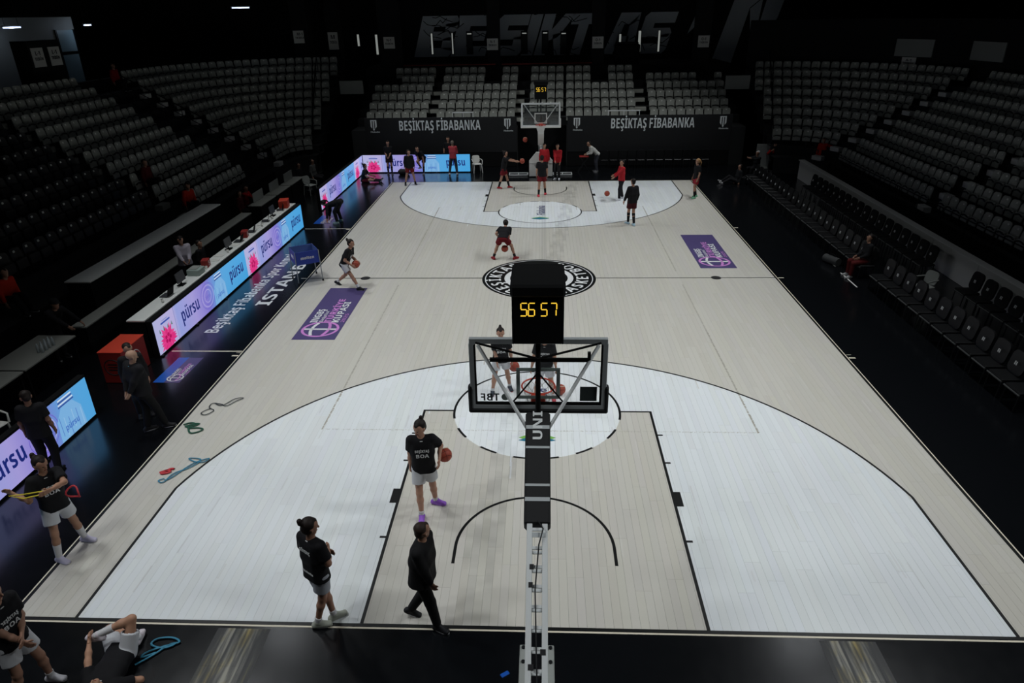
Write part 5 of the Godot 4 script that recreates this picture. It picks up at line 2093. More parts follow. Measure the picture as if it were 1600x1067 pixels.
# middle joint of a two-bone limb
func bend(a: Vector3, b: Vector3, l1: float, l2: float, hint: Vector3) -> Array:
	var d := b - a
	var l := minf(d.length(), (l1 + l2) * 0.999)
	var u := d.normalized()
	var end := a + u * l
	var x := (l1 * l1 - l2 * l2 + l * l) / (2.0 * l)
	var y := sqrt(maxf(0.0, l1 * l1 - x * x))
	var h := (hint - u * hint.dot(u)).normalized()
	return [a + u * x + h * y, end]


var cloth_cache := {}


func dye(c: Color, rough := 0.85) -> StandardMaterial3D:
	var key := "dye_" + c.to_html() + str(rough)
	if not M.has(key):
		var m := mat(key, c, rough, 0.0, 0.35)
		m.resource_name = "cloth"
	return M[key]


func skin(c: Color) -> StandardMaterial3D:
	var key := "skin_" + c.to_html()
	if not M.has(key):
		var m := mat(key, c, 0.55, 0.0, 0.4)
		m.resource_name = "skin"
	return M[key]


# q: at, yaw, h, fine, lean (forward), tilt (to the person's left), pelvis (world), twist, look [yaw, pitch], lh, rh, lf, rf (world), le, re, lk, rk hints (local),
# toe [left, right] yaw, top, sleeves, bottom, top_c, bottom_c, shoe_c, sole_c, sock, sock_c, skin_c, hair_c, hair, text
func person(q: Dictionary) -> Node3D:
	var h: float = q.get("h", 1.8)
	var s := h / 1.8
	var yaw: float = deg_to_rad(q.get("yaw", 0.0))
	var t := thing("person", q.label, "person", q.at, yaw, q.get("group", ""))
	var inv := Transform3D(Basis(Vector3.UP, yaw), q.at).affine_inverse()
	var fine: bool = q.get("fine", false)
	var cell := 0.019 if fine else 0.027
	var local := func(key: String, other: Vector3) -> Vector3:
		return inv * (q[key] as Vector3) if q.has(key) else other
	var U := Vector3(sin(deg_to_rad(-q.get("tilt", 0.0))) * -1.0, 1, 0).normalized()
	var ln := deg_to_rad(q.get("lean", 0.0))
	U = (Vector3(U.x, cos(ln), sin(ln))).normalized()
	var P: Vector3 = local.call("pelvis", Vector3(0, 0.955 * s, 0))
	var X := Vector3.RIGHT
	var F := X.cross(U)
	var tw := Basis(U, deg_to_rad(q.get("twist", 0.0)))
	var Xs := tw * X
	var Fs := tw * F
	var N := P + U * 0.535 * s
	var lk: Array = q.get("look", [0.0, 0.0])
	var HB := Basis(Vector3.UP, deg_to_rad(lk[0])) * Basis(Vector3.RIGHT, deg_to_rad(lk[1]))
	var hup := (U * 0.55 + Vector3.UP * 0.45).normalized()
	var H := N + hup * 0.165 * s + HB.z * 0.02 * s
	var build: float = q.get("build", 1.0)
	var sh := {}
	var el := {}
	var wr := {}
	var hp := {}
	var kn := {}
	var an := {}
	for e in [1, -1]:
		var L: String = "l" if e > 0 else "r"
		sh[e] = N - U * 0.05 * s + Xs * (0.168 * s * e * (1.0 + (build - 1.0) * 0.5))
		var wt: Vector3 = q[L + "hl"] * s if q.has(L + "hl") else local.call(L + "h", sh[e] + Vector3(0.07 * e, -0.52, 0.06) * s)
		var r := bend(sh[e], wt, 0.285 * s, 0.255 * s, q.get(L + "e", Vector3(0.35 * e, -0.2, -1.0)))
		el[e] = r[0]
		wr[e] = r[1]
		hp[e] = P - U * 0.03 * s + X * (0.088 * s * e)
		var ft: Vector3 = local.call(L + "f", Vector3(0.1 * e * s, 0, 0))
		ft.y += 0.085 * s
		r = bend(hp[e], ft, 0.435 * s, 0.425 * s, q.get(L + "k", Vector3(0.1 * e, 0.1, 1.0)))
		kn[e] = r[0]
		an[e] = r[1]
	# ---- the body, one surface: trunk and limbs, then head and hands on finer grids
	var b := blank()
	var prims := [
		seg(P - U * 0.03 * s, P + U * 0.09 * s, 0.098 * s * build, 0.092 * s * build, X, 0.07 * s, 0.06 * s),
		seg(P + U * 0.09 * s, P + U * 0.25 * s, 0.09 * s * build, 0.096 * s * build, (X + Xs).normalized(), 0.05 * s, 0.068 * s),
		seg(P + U * 0.25 * s, P + U * 0.43 * s, 0.102 * s * build, 0.082 * s * build, Xs, 0.072 * s, 0.085 * s),
		seg(sh[-1] - Xs * -0.02, sh[1] - Xs * 0.02, 0.058 * s, 0.058 * s),
		seg(N - U * 0.04 * s, H - hup * 0.06 * s, 0.058 * s, 0.05 * s),
	]
	for e in [1, -1]:
		prims.append(seg(sh[e], el[e], 0.051 * s, 0.04 * s))
		prims.append(seg(el[e], el[e].lerp(wr[e], 0.45), 0.039 * s, 0.038 * s))
		prims.append(seg(el[e].lerp(wr[e], 0.45), wr[e], 0.037 * s, 0.026 * s))
		prims.append(seg(hp[e], kn[e], 0.086 * s, 0.054 * s))
		var calf: Vector3 = kn[e].lerp(an[e], 0.32)
		prims.append(seg(kn[e], calf, 0.052 * s, 0.054 * s))
		prims.append(seg(calf, an[e], 0.053 * s, 0.036 * s))
	field_mesh(b, prims, cell, 0.035)
	var G := func(v: Vector3) -> Vector3: return H + HB * (v * s)
	var head := [
		seg(G.call(Vector3(0, 0.035, -0.022)), G.call(Vector3(0, 0.04, 0.01)), 0.088 * s, 0.084 * s),
		seg(G.call(Vector3(0, 0.0, 0.02)), G.call(Vector3(0, -0.055, 0.03)), 0.072 * s, 0.054 * s),
		seg(G.call(Vector3(0, -0.07, 0.03)), G.call(Vector3(0, -0.092, 0.046)), 0.046 * s, 0.03 * s),
		seg(N + hup * 0.02 * s, H - hup * 0.03 * s, 0.052 * s, 0.05 * s),
	]
	if fine:
		head.append(seg(G.call(Vector3(0, 0.01, 0.09)), G.call(Vector3(0, -0.028, 0.108)), 0.009 * s, 0.014 * s))
		for e in [1.0, -1.0]:
			head.append(seg(G.call(Vector3(0.083 * e, 0.005, -0.01)), G.call(Vector3(0.08 * e, -0.03, 0.0)), 0.016 * s, 0.011 * s))
	field_mesh(b, head, 0.0105 if fine else 0.019, 0.02)
	for e in [1, -1]:
		var d: Vector3 = (wr[e] - el[e]).normalized()
		var out := d.cross(Vector3.UP if absf(d.y) < 0.8 else F).normalized()
		var palm_n := out.cross(d).normalized()   # across the palm
		var hand := []
		var w: Vector3 = wr[e]
		hand.append(seg(w - d * 0.02, w + d * 0.085 * s, 0.02 * s, 0.016 * s, palm_n, 0.014 * s, 0.026 * s))
		if fine:
			for k in 4:
				var root := w + d * 0.085 * s + palm_n * ((k - 1.5) * 0.02 * s)
				var ln1: float = [0.034, 0.04, 0.037, 0.028][k] * s
				var c1: Vector3 = root + (d + out * 0.25 * e).normalized() * ln1
				var c2: Vector3 = c1 + (d + out * 0.8 * e).normalized() * ln1 * 0.9
				hand.append(seg(root - d * 0.01, c1, 0.0092 * s, 0.0086 * s))
				hand.append(seg(c1, c2, 0.0086 * s, 0.0072 * s))
			var th := w + d * 0.03 * s + palm_n * (0.03 * s)
			var t1: Vector3 = th + (d * 0.7 + palm_n * 0.8 + out * 0.2 * e).normalized() * 0.035 * s
			hand.append(seg(th, t1, 0.0115 * s, 0.01 * s))
			hand.append(seg(t1, t1 + (d + out * 0.5 * e).normalized() * 0.028 * s, 0.01 * s, 0.0082 * s))
		else:
			hand.append(seg(w + d * 0.08 * s, w + (d * 0.15 + out * 0.03 * e) * s, 0.014 * s, 0.01 * s, palm_n, 0.026 * s, 0.024 * s))
			hand.append(seg(w + d * 0.03 * s + palm_n * 0.028 * s, w + (d * 0.07 + palm_n * 0.06) * s, 0.012 * s, 0.009 * s))
		field_mesh(b, hand, 0.0085 if fine else 0.016, 0.008)
	var foot_dirs := {}
	var toes: Array = q.get("toe", [12.0, -12.0])
	var lifts: Array = q.get("lift", [0.0, 0.0])
	for e in [1, -1]:
		var ty := deg_to_rad(toes[0] if e > 0 else toes[1])
		var tl := deg_to_rad(lifts[0] if e > 0 else lifts[1])
		foot_dirs[e] = Vector3(sin(ty) * cos(tl), -sin(tl), cos(ty) * cos(tl))
	var bo := field_part("body", b, skin(q.get("skin_c", rgb(176, 134, 112))), t)
	if fine:
		for e in [1.0, -1.0]:
			var sm := SphereMesh.new()
			sm.radius = 0.0115 * s
			sm.height = 0.019 * s
			sm.radial_segments = 8
			sm.rings = 5
			part("eye", sm, M.text_dark, bo, Transform3D(HB, G.call(Vector3(0.031 * e, 0.012, 0.086))))
		var mo := S()
		box(mo, Vector3.ZERO, Vector3(0.042, 0.01, 0.012) * s, 0.004)
		part("mouth", mo, dye(rgb(140, 74, 70)), bo, Transform3D(HB, G.call(Vector3(0, -0.058, 0.083))))
	# ---- hair
	var hd := blank()
	var style: String = q.get("hair", "bun")
	var hr := []
	if style == "short" or style == "bald":
		var k := 0.0 if style == "short" else -0.012
		hr.append(seg(G.call(Vector3(0, 0.05 if style == "short" else 0.0, -0.035)), G.call(Vector3(0, -0.01, -0.05)), (0.092 + k) * s, (0.07 + k) * s))
		if style == "short":
			hr.append(seg(G.call(Vector3(0, 0.075, 0.0)), G.call(Vector3(0, 0.07, 0.04)), 0.062 * s, 0.05 * s))
	else:
		hr.append(seg(G.call(Vector3(0, 0.052, -0.03)), G.call(Vector3(0, 0.0, -0.045)), 0.096 * s, 0.082 * s))
		hr.append(seg(G.call(Vector3(0, 0.08, 0.0)), G.call(Vector3(0, 0.075, 0.035)), 0.066 * s, 0.05 * s))
		if style == "bun":
			hr.append(seg(G.call(Vector3(0, 0.1, -0.12)), G.call(Vector3(0, 0.13, -0.135)), 0.042 * s, 0.034 * s))
		elif style == "top":
			hr.append(seg(G.call(Vector3(0, 0.135, -0.085)), G.call(Vector3(0, 0.16, -0.09)), 0.036 * s, 0.03 * s))
		elif style == "tail":
			hr.append(seg(G.call(Vector3(0, 0.05, -0.13)), G.call(Vector3(0, -0.06, -0.17)), 0.035 * s, 0.034 * s))
			hr.append(seg(G.call(Vector3(0, -0.06, -0.17)), G.call(Vector3(0, -0.22, -0.15)), 0.034 * s, 0.014 * s))
		elif style == "long":
			for e in [1.0, -1.0]:
				hr.append(seg(G.call(Vector3(0.06 * e, 0.0, -0.05)), G.call(Vector3(0.075 * e, -0.2, -0.04)), 0.045 * s, 0.03 * s))
			hr.append(seg(G.call(Vector3(0, -0.02, -0.08)), G.call(Vector3(0, -0.22, -0.09)), 0.06 * s, 0.04 * s))
	if style != "bald":
		field_mesh(hd, hr, 0.0125 if fine else 0.02, 0.02)
		field_part("hair", hd, dye(q.get("hair_c", rgb(34, 27, 24)), 0.6), t)
	# ---- clothes
	var up := blank()
	var g := 0.02 * s
	var hem: Vector3 = P - U * (q.get("hem", 0.09) * s)
	var tp := [
		seg(P + U * 0.12 * s, hem, 0.096 * s * build + g, 0.108 * s * build + g, X, 0.062 * s, 0.078 * s, true),
		seg(P + U * 0.1 * s, P + U * 0.25 * s, 0.092 * s * build + g, 0.098 * s * build + g, (X + Xs).normalized(), 0.056 * s, 0.07 * s),
		seg(P + U * 0.25 * s, P + U * 0.43 * s, 0.102 * s * build + g, 0.082 * s * build + g, Xs, 0.074 * s, 0.088 * s),
		seg(sh[-1] + Xs * 0.02, sh[1] - Xs * 0.02, 0.06 * s + g * 0.7, 0.06 * s + g * 0.7),
	]
	var long_sleeves: bool = q.get("sleeves", "short") == "long"
	for e in [1, -1]:
		if long_sleeves:
			tp.append(seg(sh[e], el[e], 0.054 * s + g, 0.046 * s + g))
			tp.append(seg(el[e], el[e].lerp(wr[e], 0.95), 0.045 * s + g, 0.032 * s + g * 0.7, Vector3.ZERO, 0, 0, true))
		else:
			tp.append(seg(sh[e], sh[e].lerp(el[e], 0.72), 0.056 * s + g, 0.058 * s + g, Vector3.ZERO, 0, 0, true))
	field_mesh(up, tp, cell, 0.03)
	var top_m := dye(q.get("top_c", rgb(24, 24, 27)))
	var top_p := field_part("jacket" if long_sleeves else "jersey", up, top_m, t)
	# collar
	if fine and q.get("collar", true):
		var col := S()
		var ring := []
		for i in 14:
			var a := TAU * i / 14
			ring.append(N - U * 0.012 * s + Xs * cos(a) * 0.075 * s + Fs * (sin(a) * 0.07 * s + 0.01) - U * (0.03 * s * maxf(0.0, sin(a))))
		path_tube(col, ring, 0.009 * s, 5, true)
		part("collar", col, dye(q.get("collar_c", rgb(200, 200, 200))), top_p)
	var bt := blank()
	var shorts: bool = q.get("bottom", "shorts") == "shorts"
	var bp := [seg(P + U * 0.08 * s, P - U * 0.05 * s, 0.098 * s * build + g * 0.8, 0.1 * s * build + g * 0.8, X, 0.066 * s, 0.078 * s)]
	for e in [1, -1]:
		if shorts:
			bp.append(seg(hp[e], hp[e].lerp(kn[e], 0.62), 0.094 * s + g * 0.6, 0.092 * s + g, Vector3.ZERO, 0, 0, true))
		else:
			bp.append(seg(hp[e], kn[e], 0.09 * s + g * 0.7, 0.06 * s + g))
			bp.append(seg(kn[e], kn[e].lerp(an[e], 0.97), 0.06 * s + g, 0.042 * s + g, Vector3.ZERO, 0, 0, true))
	field_mesh(bt, bp, cell, 0.025)
	field_part("shorts" if shorts else "trousers", bt, dye(q.get("bottom_c", rgb(206, 208, 212))), t)
	for e in [1, -1]:
		var sock: float = q.get("sock", 0.8)
		if shorts and sock < 1.0:
			var sd := blank()
			var a0: Vector3 = an[e].lerp(kn[e], 1.0 - sock)
			field_mesh(sd, [seg(an[e] - (a0 - an[e]).normalized() * 0.02, a0, 0.044 * s, (0.046 + 0.02 * (1.0 - sock)) * s, Vector3.ZERO, 0, 0, true)], 0.014 if fine else 0.02, 0.01)
			field_part("sock", sd, dye(q.get("sock_c", rgb(212, 212, 214))), t)
		var fd: Vector3 = foot_dirs[e]
		var A: Vector3 = an[e]
		var fs := fd.cross(Vector3.UP).normalized()
		var dn := fs.cross(fd).normalized()
		if dn.y > 0:
			dn = -dn
		var g0 := A + dn * 0.052 * s
		var sd2 := blank()
		field_mesh(sd2, [seg(A + dn * 0.005, g0 - fd * 0.045 * s, 0.045 * s, 0.04 * s), seg(g0 - fd * 0.045 * s, g0 + fd * 0.15 * s + dn * 0.008, 0.042 * s, 0.034 * s, fs, 0.004, 0.013 * s), seg(A, g0 + fd * 0.1 * s, 0.044 * s, 0.036 * s)], 0.012 if fine else 0.019, 0.02, A + dn * 0.076 * s, dn)
		var sho := field_part("shoe", sd2, dye(q.get("shoe_c", rgb(60, 60, 62)), 0.6), t)
		var so := S()
		var outline := PackedVector2Array()
		for i in 16:
			var a := TAU * i / 16
			var zz := sin(a)
			outline.append(Vector2(cos(a) * (0.047 if zz > 0 else 0.04) * s, zz * 0.135 * s))
		prism(so, outline, Transform3D(Basis(fs, fd, fs.cross(fd)), A + fd * 0.052 * s + dn * 0.085 * s + (fs.cross(fd)) * (0.0 if fs.cross(fd).dot(dn) < 0 else -0.022 * s)), 0.022 * s)
		part("sole", so, dye(q.get("sole_c", rgb(210, 210, 210)), 0.6), sho)
	# ---- printed words on chest or back
	if q.has("text"):
		var front: bool = q.get("text_front", true)
		var dirn := Fs if front else -Fs
		var rgt := -Xs if not front else Xs
		var y := 0.3
		for wd in q.text:
			var f := letters_fit(wd[0], wd[1] * s, wd[2] * s, 0.004)
			var cpos: Vector3 = P + U * (wd[3] * s) + dirn * ((0.102 * build + 0.021) * s - (0.008 if wd[3] > 0.36 else 0.0))
			var bas := Basis(rgt * f[1], U, rgt.cross(U).normalized())
			part("lettering", f[0], M.text_white, top_p, Transform3D(bas, cpos + dirn * 0.004))
	if q.has("lanyard"):
		var la := S()
		var ring2 := []
		for i in 12:
			var a := TAU * i / 12
			ring2.append(N - U * 0.01 + Xs * cos(a) * 0.085 * s + Fs * sin(a) * 0.085 * s)
		path_tube(la, ring2, 0.012, 5, true)
		part("lanyard", la, dye(rgb(90, 170, 200)), t)
	if q.has("cap"):
		var ca := blank()
		field_mesh(ca, [seg(G.call(Vector3(0, 0.07, -0.015)), G.call(Vector3(0, 0.07, 0.01)), 0.1 * s, 0.1 * s), seg(G.call(Vector3(0, 0.05, 0.06)), G.call(Vector3(0, 0.035, 0.15)), 0.02, 0.012, HB.x, 0.05, 0.05)], 0.014, 0.02, G.call(Vector3(0, 0.035, 0)), HB * Vector3(0, -1, 0))
		field_part("cap", ca, dye(rgb(20, 21, 23)), t)
	if q.has("vest"):
		pass
	return t


func make_people() -> void:
	var black := rgb(26, 26, 29)
	var white := rgb(212, 214, 220)
	var maroon := rgb(112, 26, 34)
	var red := rgb(176, 36, 44)
	var dark := rgb(30, 31, 34)
	var words := [["BEŞİKTAŞ", 0.045, 0.22, 0.34], ["BOA", 0.06, 0.2, 0.25]]
	var people := [
		{"label": "player in black jersey and white shorts stretching a yellow band by the nearest screen", "at": Vector3(-7.47, 0, 12.68), "yaw": 52.0, "h": 1.86, "fine": true, "lh": Vector3(-7.2, 1.46, 12.98), "rh": Vector3(-7.84, 1.34, 12.92), "le": Vector3(1, -0.3, 0.2), "re": Vector3(-0.9, -0.9, -0.3), "lf": Vector3(-7.4, 0, 12.42), "rf": Vector3(-7.52, 0, 12.9), "toe": [35.0, 20.0], "look": [20.0, 10.0], "sock": 0.42, "shoe_c": rgb(196, 192, 214), "hair": "bun", "text": words, "skin_c": rgb(170, 128, 104)},
		{"label": "person in black shirt and trousers standing before the nearest screen, seen from behind", "at": Vector3(-9.15, 0, 10.6), "yaw": 200.0, "h": 1.8, "fine": true, "bottom": "trousers", "bottom_c": black, "shoe_c": black, "sole_c": dark, "look": [30.0, 25.0], "hair": "short", "collar": false, "skin_c": rgb(150, 112, 92), "hem": 0.12},
		{"label": "bald man in black jacket with a blue lanyard, hands behind his back", "at": Vector3(-8.05, 0, 9.08), "yaw": 152.0, "h": 1.86, "fine": true, "build": 1.42, "sleeves": "long", "bottom": "trousers", "top_c": black, "bottom_c": rgb(20, 20, 22), "lhl": Vector3(0.05, 0.95, -0.24), "rhl": Vector3(-0.05, 0.95, -0.26), "lf": Vector3(-8.1, 0, 9.1), "rf": Vector3(-7.76, 0, 8.98), "toe": [-22.0, -40.0], "shoe_c": rgb(28, 28, 30), "sole_c": white, "hair": "bald", "look": [-15.0, 12.0], "lanyard": true, "collar": false, "skin_c": rgb(178, 142, 120)},
		{"label": "dark-haired person in black half hidden behind the bald man", "at": Vector3(-8.47, 0, 8.5), "yaw": 40.0, "h": 1.74, "fine": true, "sleeves": "long", "bottom": "trousers", "top_c": black, "bottom_c": black, "shoe_c": black, "sole_c": dark, "hair": "short", "collar": false, "look": [20.0, 10.0]},
		{"label": "player in black jersey and white shorts at the picture's lower left corner", "at": Vector3(-6.36, 0, 15.2), "yaw": 78.0, "h": 1.84, "fine": true, "lhl": Vector3(0.0, 1.04, 0.2), "rhl": Vector3(-0.04, 0.98, 0.24), "le": Vector3(1.0, -0.8, -0.6), "re": Vector3(-1.0, -0.8, -0.6), "lf": Vector3(-6.25, 0, 15.02), "rf": Vector3(-6.45, 0, 15.34), "sock": 0.8, "shoe_c": rgb(200, 200, 206), "hair": "long", "text": words, "look": [15.0, 0.0]},
		{"label": "player standing with folded arms behind the baseline, name on her back", "at": Vector3(-2.93, 0, 14.02), "yaw": 146.0, "h": 1.88, "fine": true, "lhl": Vector3(0.05, 1.11, 0.19), "rhl": Vector3(-0.04, 1.16, 0.2), "le": Vector3(1.0, -1.0, -0.5), "re": Vector3(-1.0, -1.0, -0.5), "lf": Vector3(-2.83, 0, 13.93), "rf": Vector3(-3.02, 0, 14.07), "toe": [-20.0, -45.0], "sock": 0.8, "bottom_c": rgb(168, 172, 180), "shoe_c": rgb(168, 172, 160), "hair": "bun", "text": [["GÜVENÇ", 0.05, 0.2, 0.4], ["Fibabanka", 0.035, 0.2, 0.06]], "text_front": false, "look": [-20.0, 8.0], "skin_c": rgb(156, 116, 96)},
		{"label": "man in black long-sleeved top and black trousers striding along the near baseline", "at": Vector3(-1.5, 0, 13.97), "yaw": 78.0, "h": 1.8, "fine": true, "build": 1.36, "sleeves": "long", "bottom": "trousers", "top_c": rgb(22, 22, 24), "bottom_c": rgb(20, 20, 22), "lf": Vector3(-1.74, 0.04, 13.84), "rf": Vector3(-1.33, 0, 14.08), "lift": [25.0, 0.0], "lh": Vector3(-1.52, 0.86, 13.72), "rh": Vector3(-1.3, 0.78, 14.16), "shoe_c": rgb(26, 27, 30), "sole_c": white, "hair": "short", "hair_c": rgb(52, 40, 34), "look": [52.0, 0.0], "collar": false, "lean": 4.0, "hem": 0.12, "skin_c": rgb(160, 120, 98)},
		{"label": "player with violet shoes holding a basketball at her hip in the near lane", "at": Vector3(-1.85, 0, 11.6), "yaw": 8.0, "h": 1.88, "fine": true, "lh": Vector3(-1.57, 1.14, 11.66), "rh": Vector3(-2.1, 0.86, 11.52), "le": Vector3(0.5, -0.9, -0.6), "lf": Vector3(-1.74, 0, 11.36), "rf": Vector3(-1.92, 0, 11.76), "toe": [70.0, -5.0], "sock": 0.8, "shoe_c": rgb(150, 96, 204), "sole_c": rgb(186, 150, 226), "hair": "top", "text": words, "look": [-38.0, 14.0], "skin_c": rgb(184, 140, 118)},
		{"label": "player in white shorts seen through the backboard's glass, dribbling by her knee", "at": Vector3(-0.8, 0, 7.42), "yaw": 8.0, "h": 1.66, "fine": true, "lh": Vector3(-0.53, 0.66, 7.4), "rh": Vector3(-0.84, 0.6, 7.62), "lf": Vector3(-0.62, 0, 7.26), "rf": Vector3(-1.0, 0, 7.5), "sock": 0.78, "shoe_c": rgb(52, 60, 70), "sole_c": rgb(190, 60, 60), "hair": "top", "text": words, "lean": 10.0},
		{"label": "player in white shorts under the near rim, head hidden by the shot clock", "at": Vector3(0.17, 0, 7.78), "yaw": -4.0, "h": 1.72, "fine": true, "lh": Vector3(0.45, 0.62, 7.9), "rh": Vector3(-0.18, 0.6, 7.9), "lf": Vector3(0.36, 0, 7.7), "rf": Vector3(-0.04, 0, 7.78), "sock": 0.8, "shoe_c": rgb(180, 70, 80), "hair": "bun", "text": words, "lean": 6.0},
		{"label": "player in white shorts running with the ball past the blue cart", "at": Vector3(-5.98, 0, 0.88), "yaw": 80.0, "h": 1.78, "fine": true, "pelvis": Vector3(-6.02, 0.82, 0.84), "lean": 26.0, "lh": Vector3(-5.62, 0.86, 0.82), "rh": Vector3(-5.72, 0.84, 1.14), "lf": Vector3(-6.4, 0.03, 0.6), "rf": Vector3(-5.58, 0, 1.1), "lift": [30.0, 0.0], "toe": [0.0, 5.0], "sock": 0.72, "shoe_c": rgb(34, 36, 42), "hair": "bun", "look": [0.0, 5.0], "text": [["10", 0.12, 0.14, 0.3]]},
		{"label": "crouching player in dark red shorts dribbling between her legs before the halfway line", "at": Vector3(-1.2, 0, -1.9), "yaw": 172.0, "h": 1.76, "fine": true, "pelvis": Vector3(-1.24, 0.78, -1.82), "lean": 64.0, "lf": Vector3(-1.58, 0, -1.88), "rf": Vector3(-0.84, 0, -1.88), "toe": [35.0, -35.0], "rh": Vector3(-1.1, 0.48, -2.0), "lh": Vector3(-1.45, 0.72, -2.25), "bottom_c": maroon, "sock_c": black, "sock": 0.72, "shoe_c": rgb(150, 40, 48), "sole_c": rgb(150, 40, 48), "hair": "bun", "look": [180.0 - 172.0, -20.0]},
		# farther half
		{"label": "player in black standing before the far screen, hands clasped, nearest the corner", "at": Vector3(-8.04, 0, -15.98), "yaw": 10.0, "h": 1.76, "lh": Vector3(-7.98, 0.98, -15.75), "rh": Vector3(-8.1, 0.98, -15.75), "bottom_c": rgb(40, 26, 28), "sock": 0.1, "sock_c": rgb(46, 40, 40), "shoe_c": rgb(60, 58, 58)},
		{"label": "player in dark red shorts walking along the far baseline", "at": Vector3(-6.5, 0, -13.43), "yaw": 20.0, "h": 1.74, "sleeves": "long", "lf": Vector3(-6.27, 0, -13.5), "rf": Vector3(-6.74, 0, -13.32), "bottom_c": maroon, "sock_c": black, "sock": 0.75, "shoe_c": black, "hair": "tail", "look": [30.0, 0.0]},
		{"label": "player bending over one raised knee before the far screen", "at": Vector3(-6.24, 0, -15.85), "yaw": -20.0, "h": 1.74, "lean": 48.0, "lf": Vector3(-6.22, 0, -15.9), "rf": Vector3(-6.35, 0.35, -15.75), "lh": Vector3(-6.1, 0.62, -15.5), "rh": Vector3(-6.35, 0.62, -15.5), "bottom_c": rgb(40, 26, 28), "sock": 0.1, "sock_c": rgb(60, 56, 58), "shoe_c": rgb(150, 150, 156), "hair": "short"},
		{"label": "person in a red top and jeans before the far screen, seen from behind", "at": Vector3(-4.6, 0, -15.77), "yaw": 185.0, "h": 1.78, "sleeves": "long", "bottom": "trousers", "top_c": rgb(168, 62, 70), "bottom_c": rgb(60, 66, 84), "lf": Vector3(-4.82, 0, -15.77), "rf": Vector3(-4.42, 0, -15.77), "lh": Vector3(-4.62, 1.2, -16.05), "rh": Vector3(-4.5, 1.2, -16.05), "shoe_c": rgb(180, 180, 184), "hair": "short", "hair_c": rgb(120, 110, 100)},
		{"label": "player in black standing between the banner and the man in the red top", "at": Vector3(-4.95, 0, -16.75), "yaw": 10.0, "h": 1.82, "bottom_c": black, "shoe_c": black, "hair": "tail"},
		{"label": "player in dark red shorts holding the ball out at the far lane line", "at": Vector3(-1.76, 0, -12.52), "yaw": 82.0, "h": 1.82, "lean": 8.0, "lh": Vector3(-1.08, 1.28, -12.6), "rh": Vector3(-1.06, 1.3, -12.35), "lf": Vector3(-1.52, 0, -12.6), "rf": Vector3(-2.02, 0, -12.45), "bottom_c": maroon, "sock": 0.35, "sock_c": black, "shoe_c": rgb(170, 40, 48), "hair": "bun"},
		{"label": "player in dark red shorts in the far lane, seen from behind, pink shoes", "at": Vector3(0.08, 0, -11.0), "yaw": 182.0, "h": 1.86, "lf": Vector3(-0.07, 0, -10.78), "rf": Vector3(0.24, 0, -11.2), "bottom_c": maroon, "sock": 0.45, "sock_c": black, "shoe_c": rgb(220, 70, 84), "sole_c": rgb(220, 90, 100), "hair": "bun"},
		{"label": "person in red jacket directly before the far hoop's padded column", "at": Vector3(0.2, 0, -14.72), "yaw": -6.0, "h": 1.76, "sleeves": "long", "bottom": "trousers", "top_c": red, "bottom_c": black, "shoe_c": white, "hair": "short"},
		{"label": "person in red jacket standing beside the far hoop's column", "at": Vector3(0.86, 0, -14.42), "yaw": -20.0, "h": 1.78, "sleeves": "long", "bottom": "trousers", "top_c": red, "bottom_c": black, "shoe_c": white, "lh": Vector3(0.98, 0.85, -14.2), "rh": Vector3(0.75, 0.92, -14.15), "hair": "short"},
		{"label": "man in white top bending over the folding stool at the far end", "at": Vector3(2.98, 0, -16.3), "yaw": -80.0, "h": 1.78, "sleeves": "long", "bottom": "trousers", "top_c": rgb(206, 206, 200), "bottom_c": rgb(56, 58, 66), "lean": 46.0, "lh": Vector3(2.42, 0.92, -16.15), "rh": Vector3(2.42, 0.92, -16.4), "shoe_c": rgb(90, 90, 94), "hair": "short"},
		{"label": "man in red jacket bouncing a basketball inside the far three-point line", "at": Vector3(3.64, 0, -10.17), "yaw": -70.0, "h": 1.78, "sleeves": "long", "bottom": "trousers", "top_c": red, "bottom_c": rgb(28, 28, 32), "lf": Vector3(3.56, 0, -10.0), "rf": Vector3(3.74, 0, -10.36), "lh": Vector3(3.28, 1.05, -9.98), "rh": Vector3(3.3, 1.08, -10.3), "shoe_c": white, "hair": "short"},
		{"label": "player in black long-sleeved top and dark red shorts on the far three-point line, from behind", "at": Vector3(3.64, 0, -6.06), "yaw": 205.0, "h": 1.86, "sleeves": "long", "bottom_c": rgb(70, 24, 30), "sock": 0.05, "sock_c": black, "lf": Vector3(3.54, 0, -6.2), "rf": Vector3(3.74, 0, -5.94), "lh": Vector3(3.33, 0.95, -6.1), "shoe_c": rgb(170, 198, 214), "hair": "short"},
		{"label": "fair-haired player in dark red shorts standing at the far right sideline", "at": Vector3(7.02, 0, -10.43), "yaw": -75.0, "h": 1.76, "lf": Vector3(6.96, 0, -10.26), "rf": Vector3(7.1, 0, -10.6), "bottom_c": rgb(160, 44, 56), "sock": 0.35, "sock_c": black, "shoe_c": rgb(120, 190, 150), "hair": "tail", "hair_c": rgb(170, 130, 88)},
		{"label": "player sitting on the floor with legs stretched out by the far corner screens", "at": Vector3(-9.0, 0, -14.15), "yaw": 88.0, "h": 1.76, "pelvis": Vector3(-9.05, 0.13, -14.15), "lean": 12.0, "lf": Vector3(-8.2, 0.0, -14.3), "rf": Vector3(-8.2, 0.0, -14.02), "lift": [-50.0, -50.0], "lk": Vector3(0, 1, 0), "rk": Vector3(0, 1, 0), "lh": Vector3(-8.6, 0.28, -14.4), "rh": Vector3(-8.6, 0.28, -13.9), "bottom_c": maroon, "sock": 0.3, "sock_c": black, "shoe_c": black, "hair": "bun"},
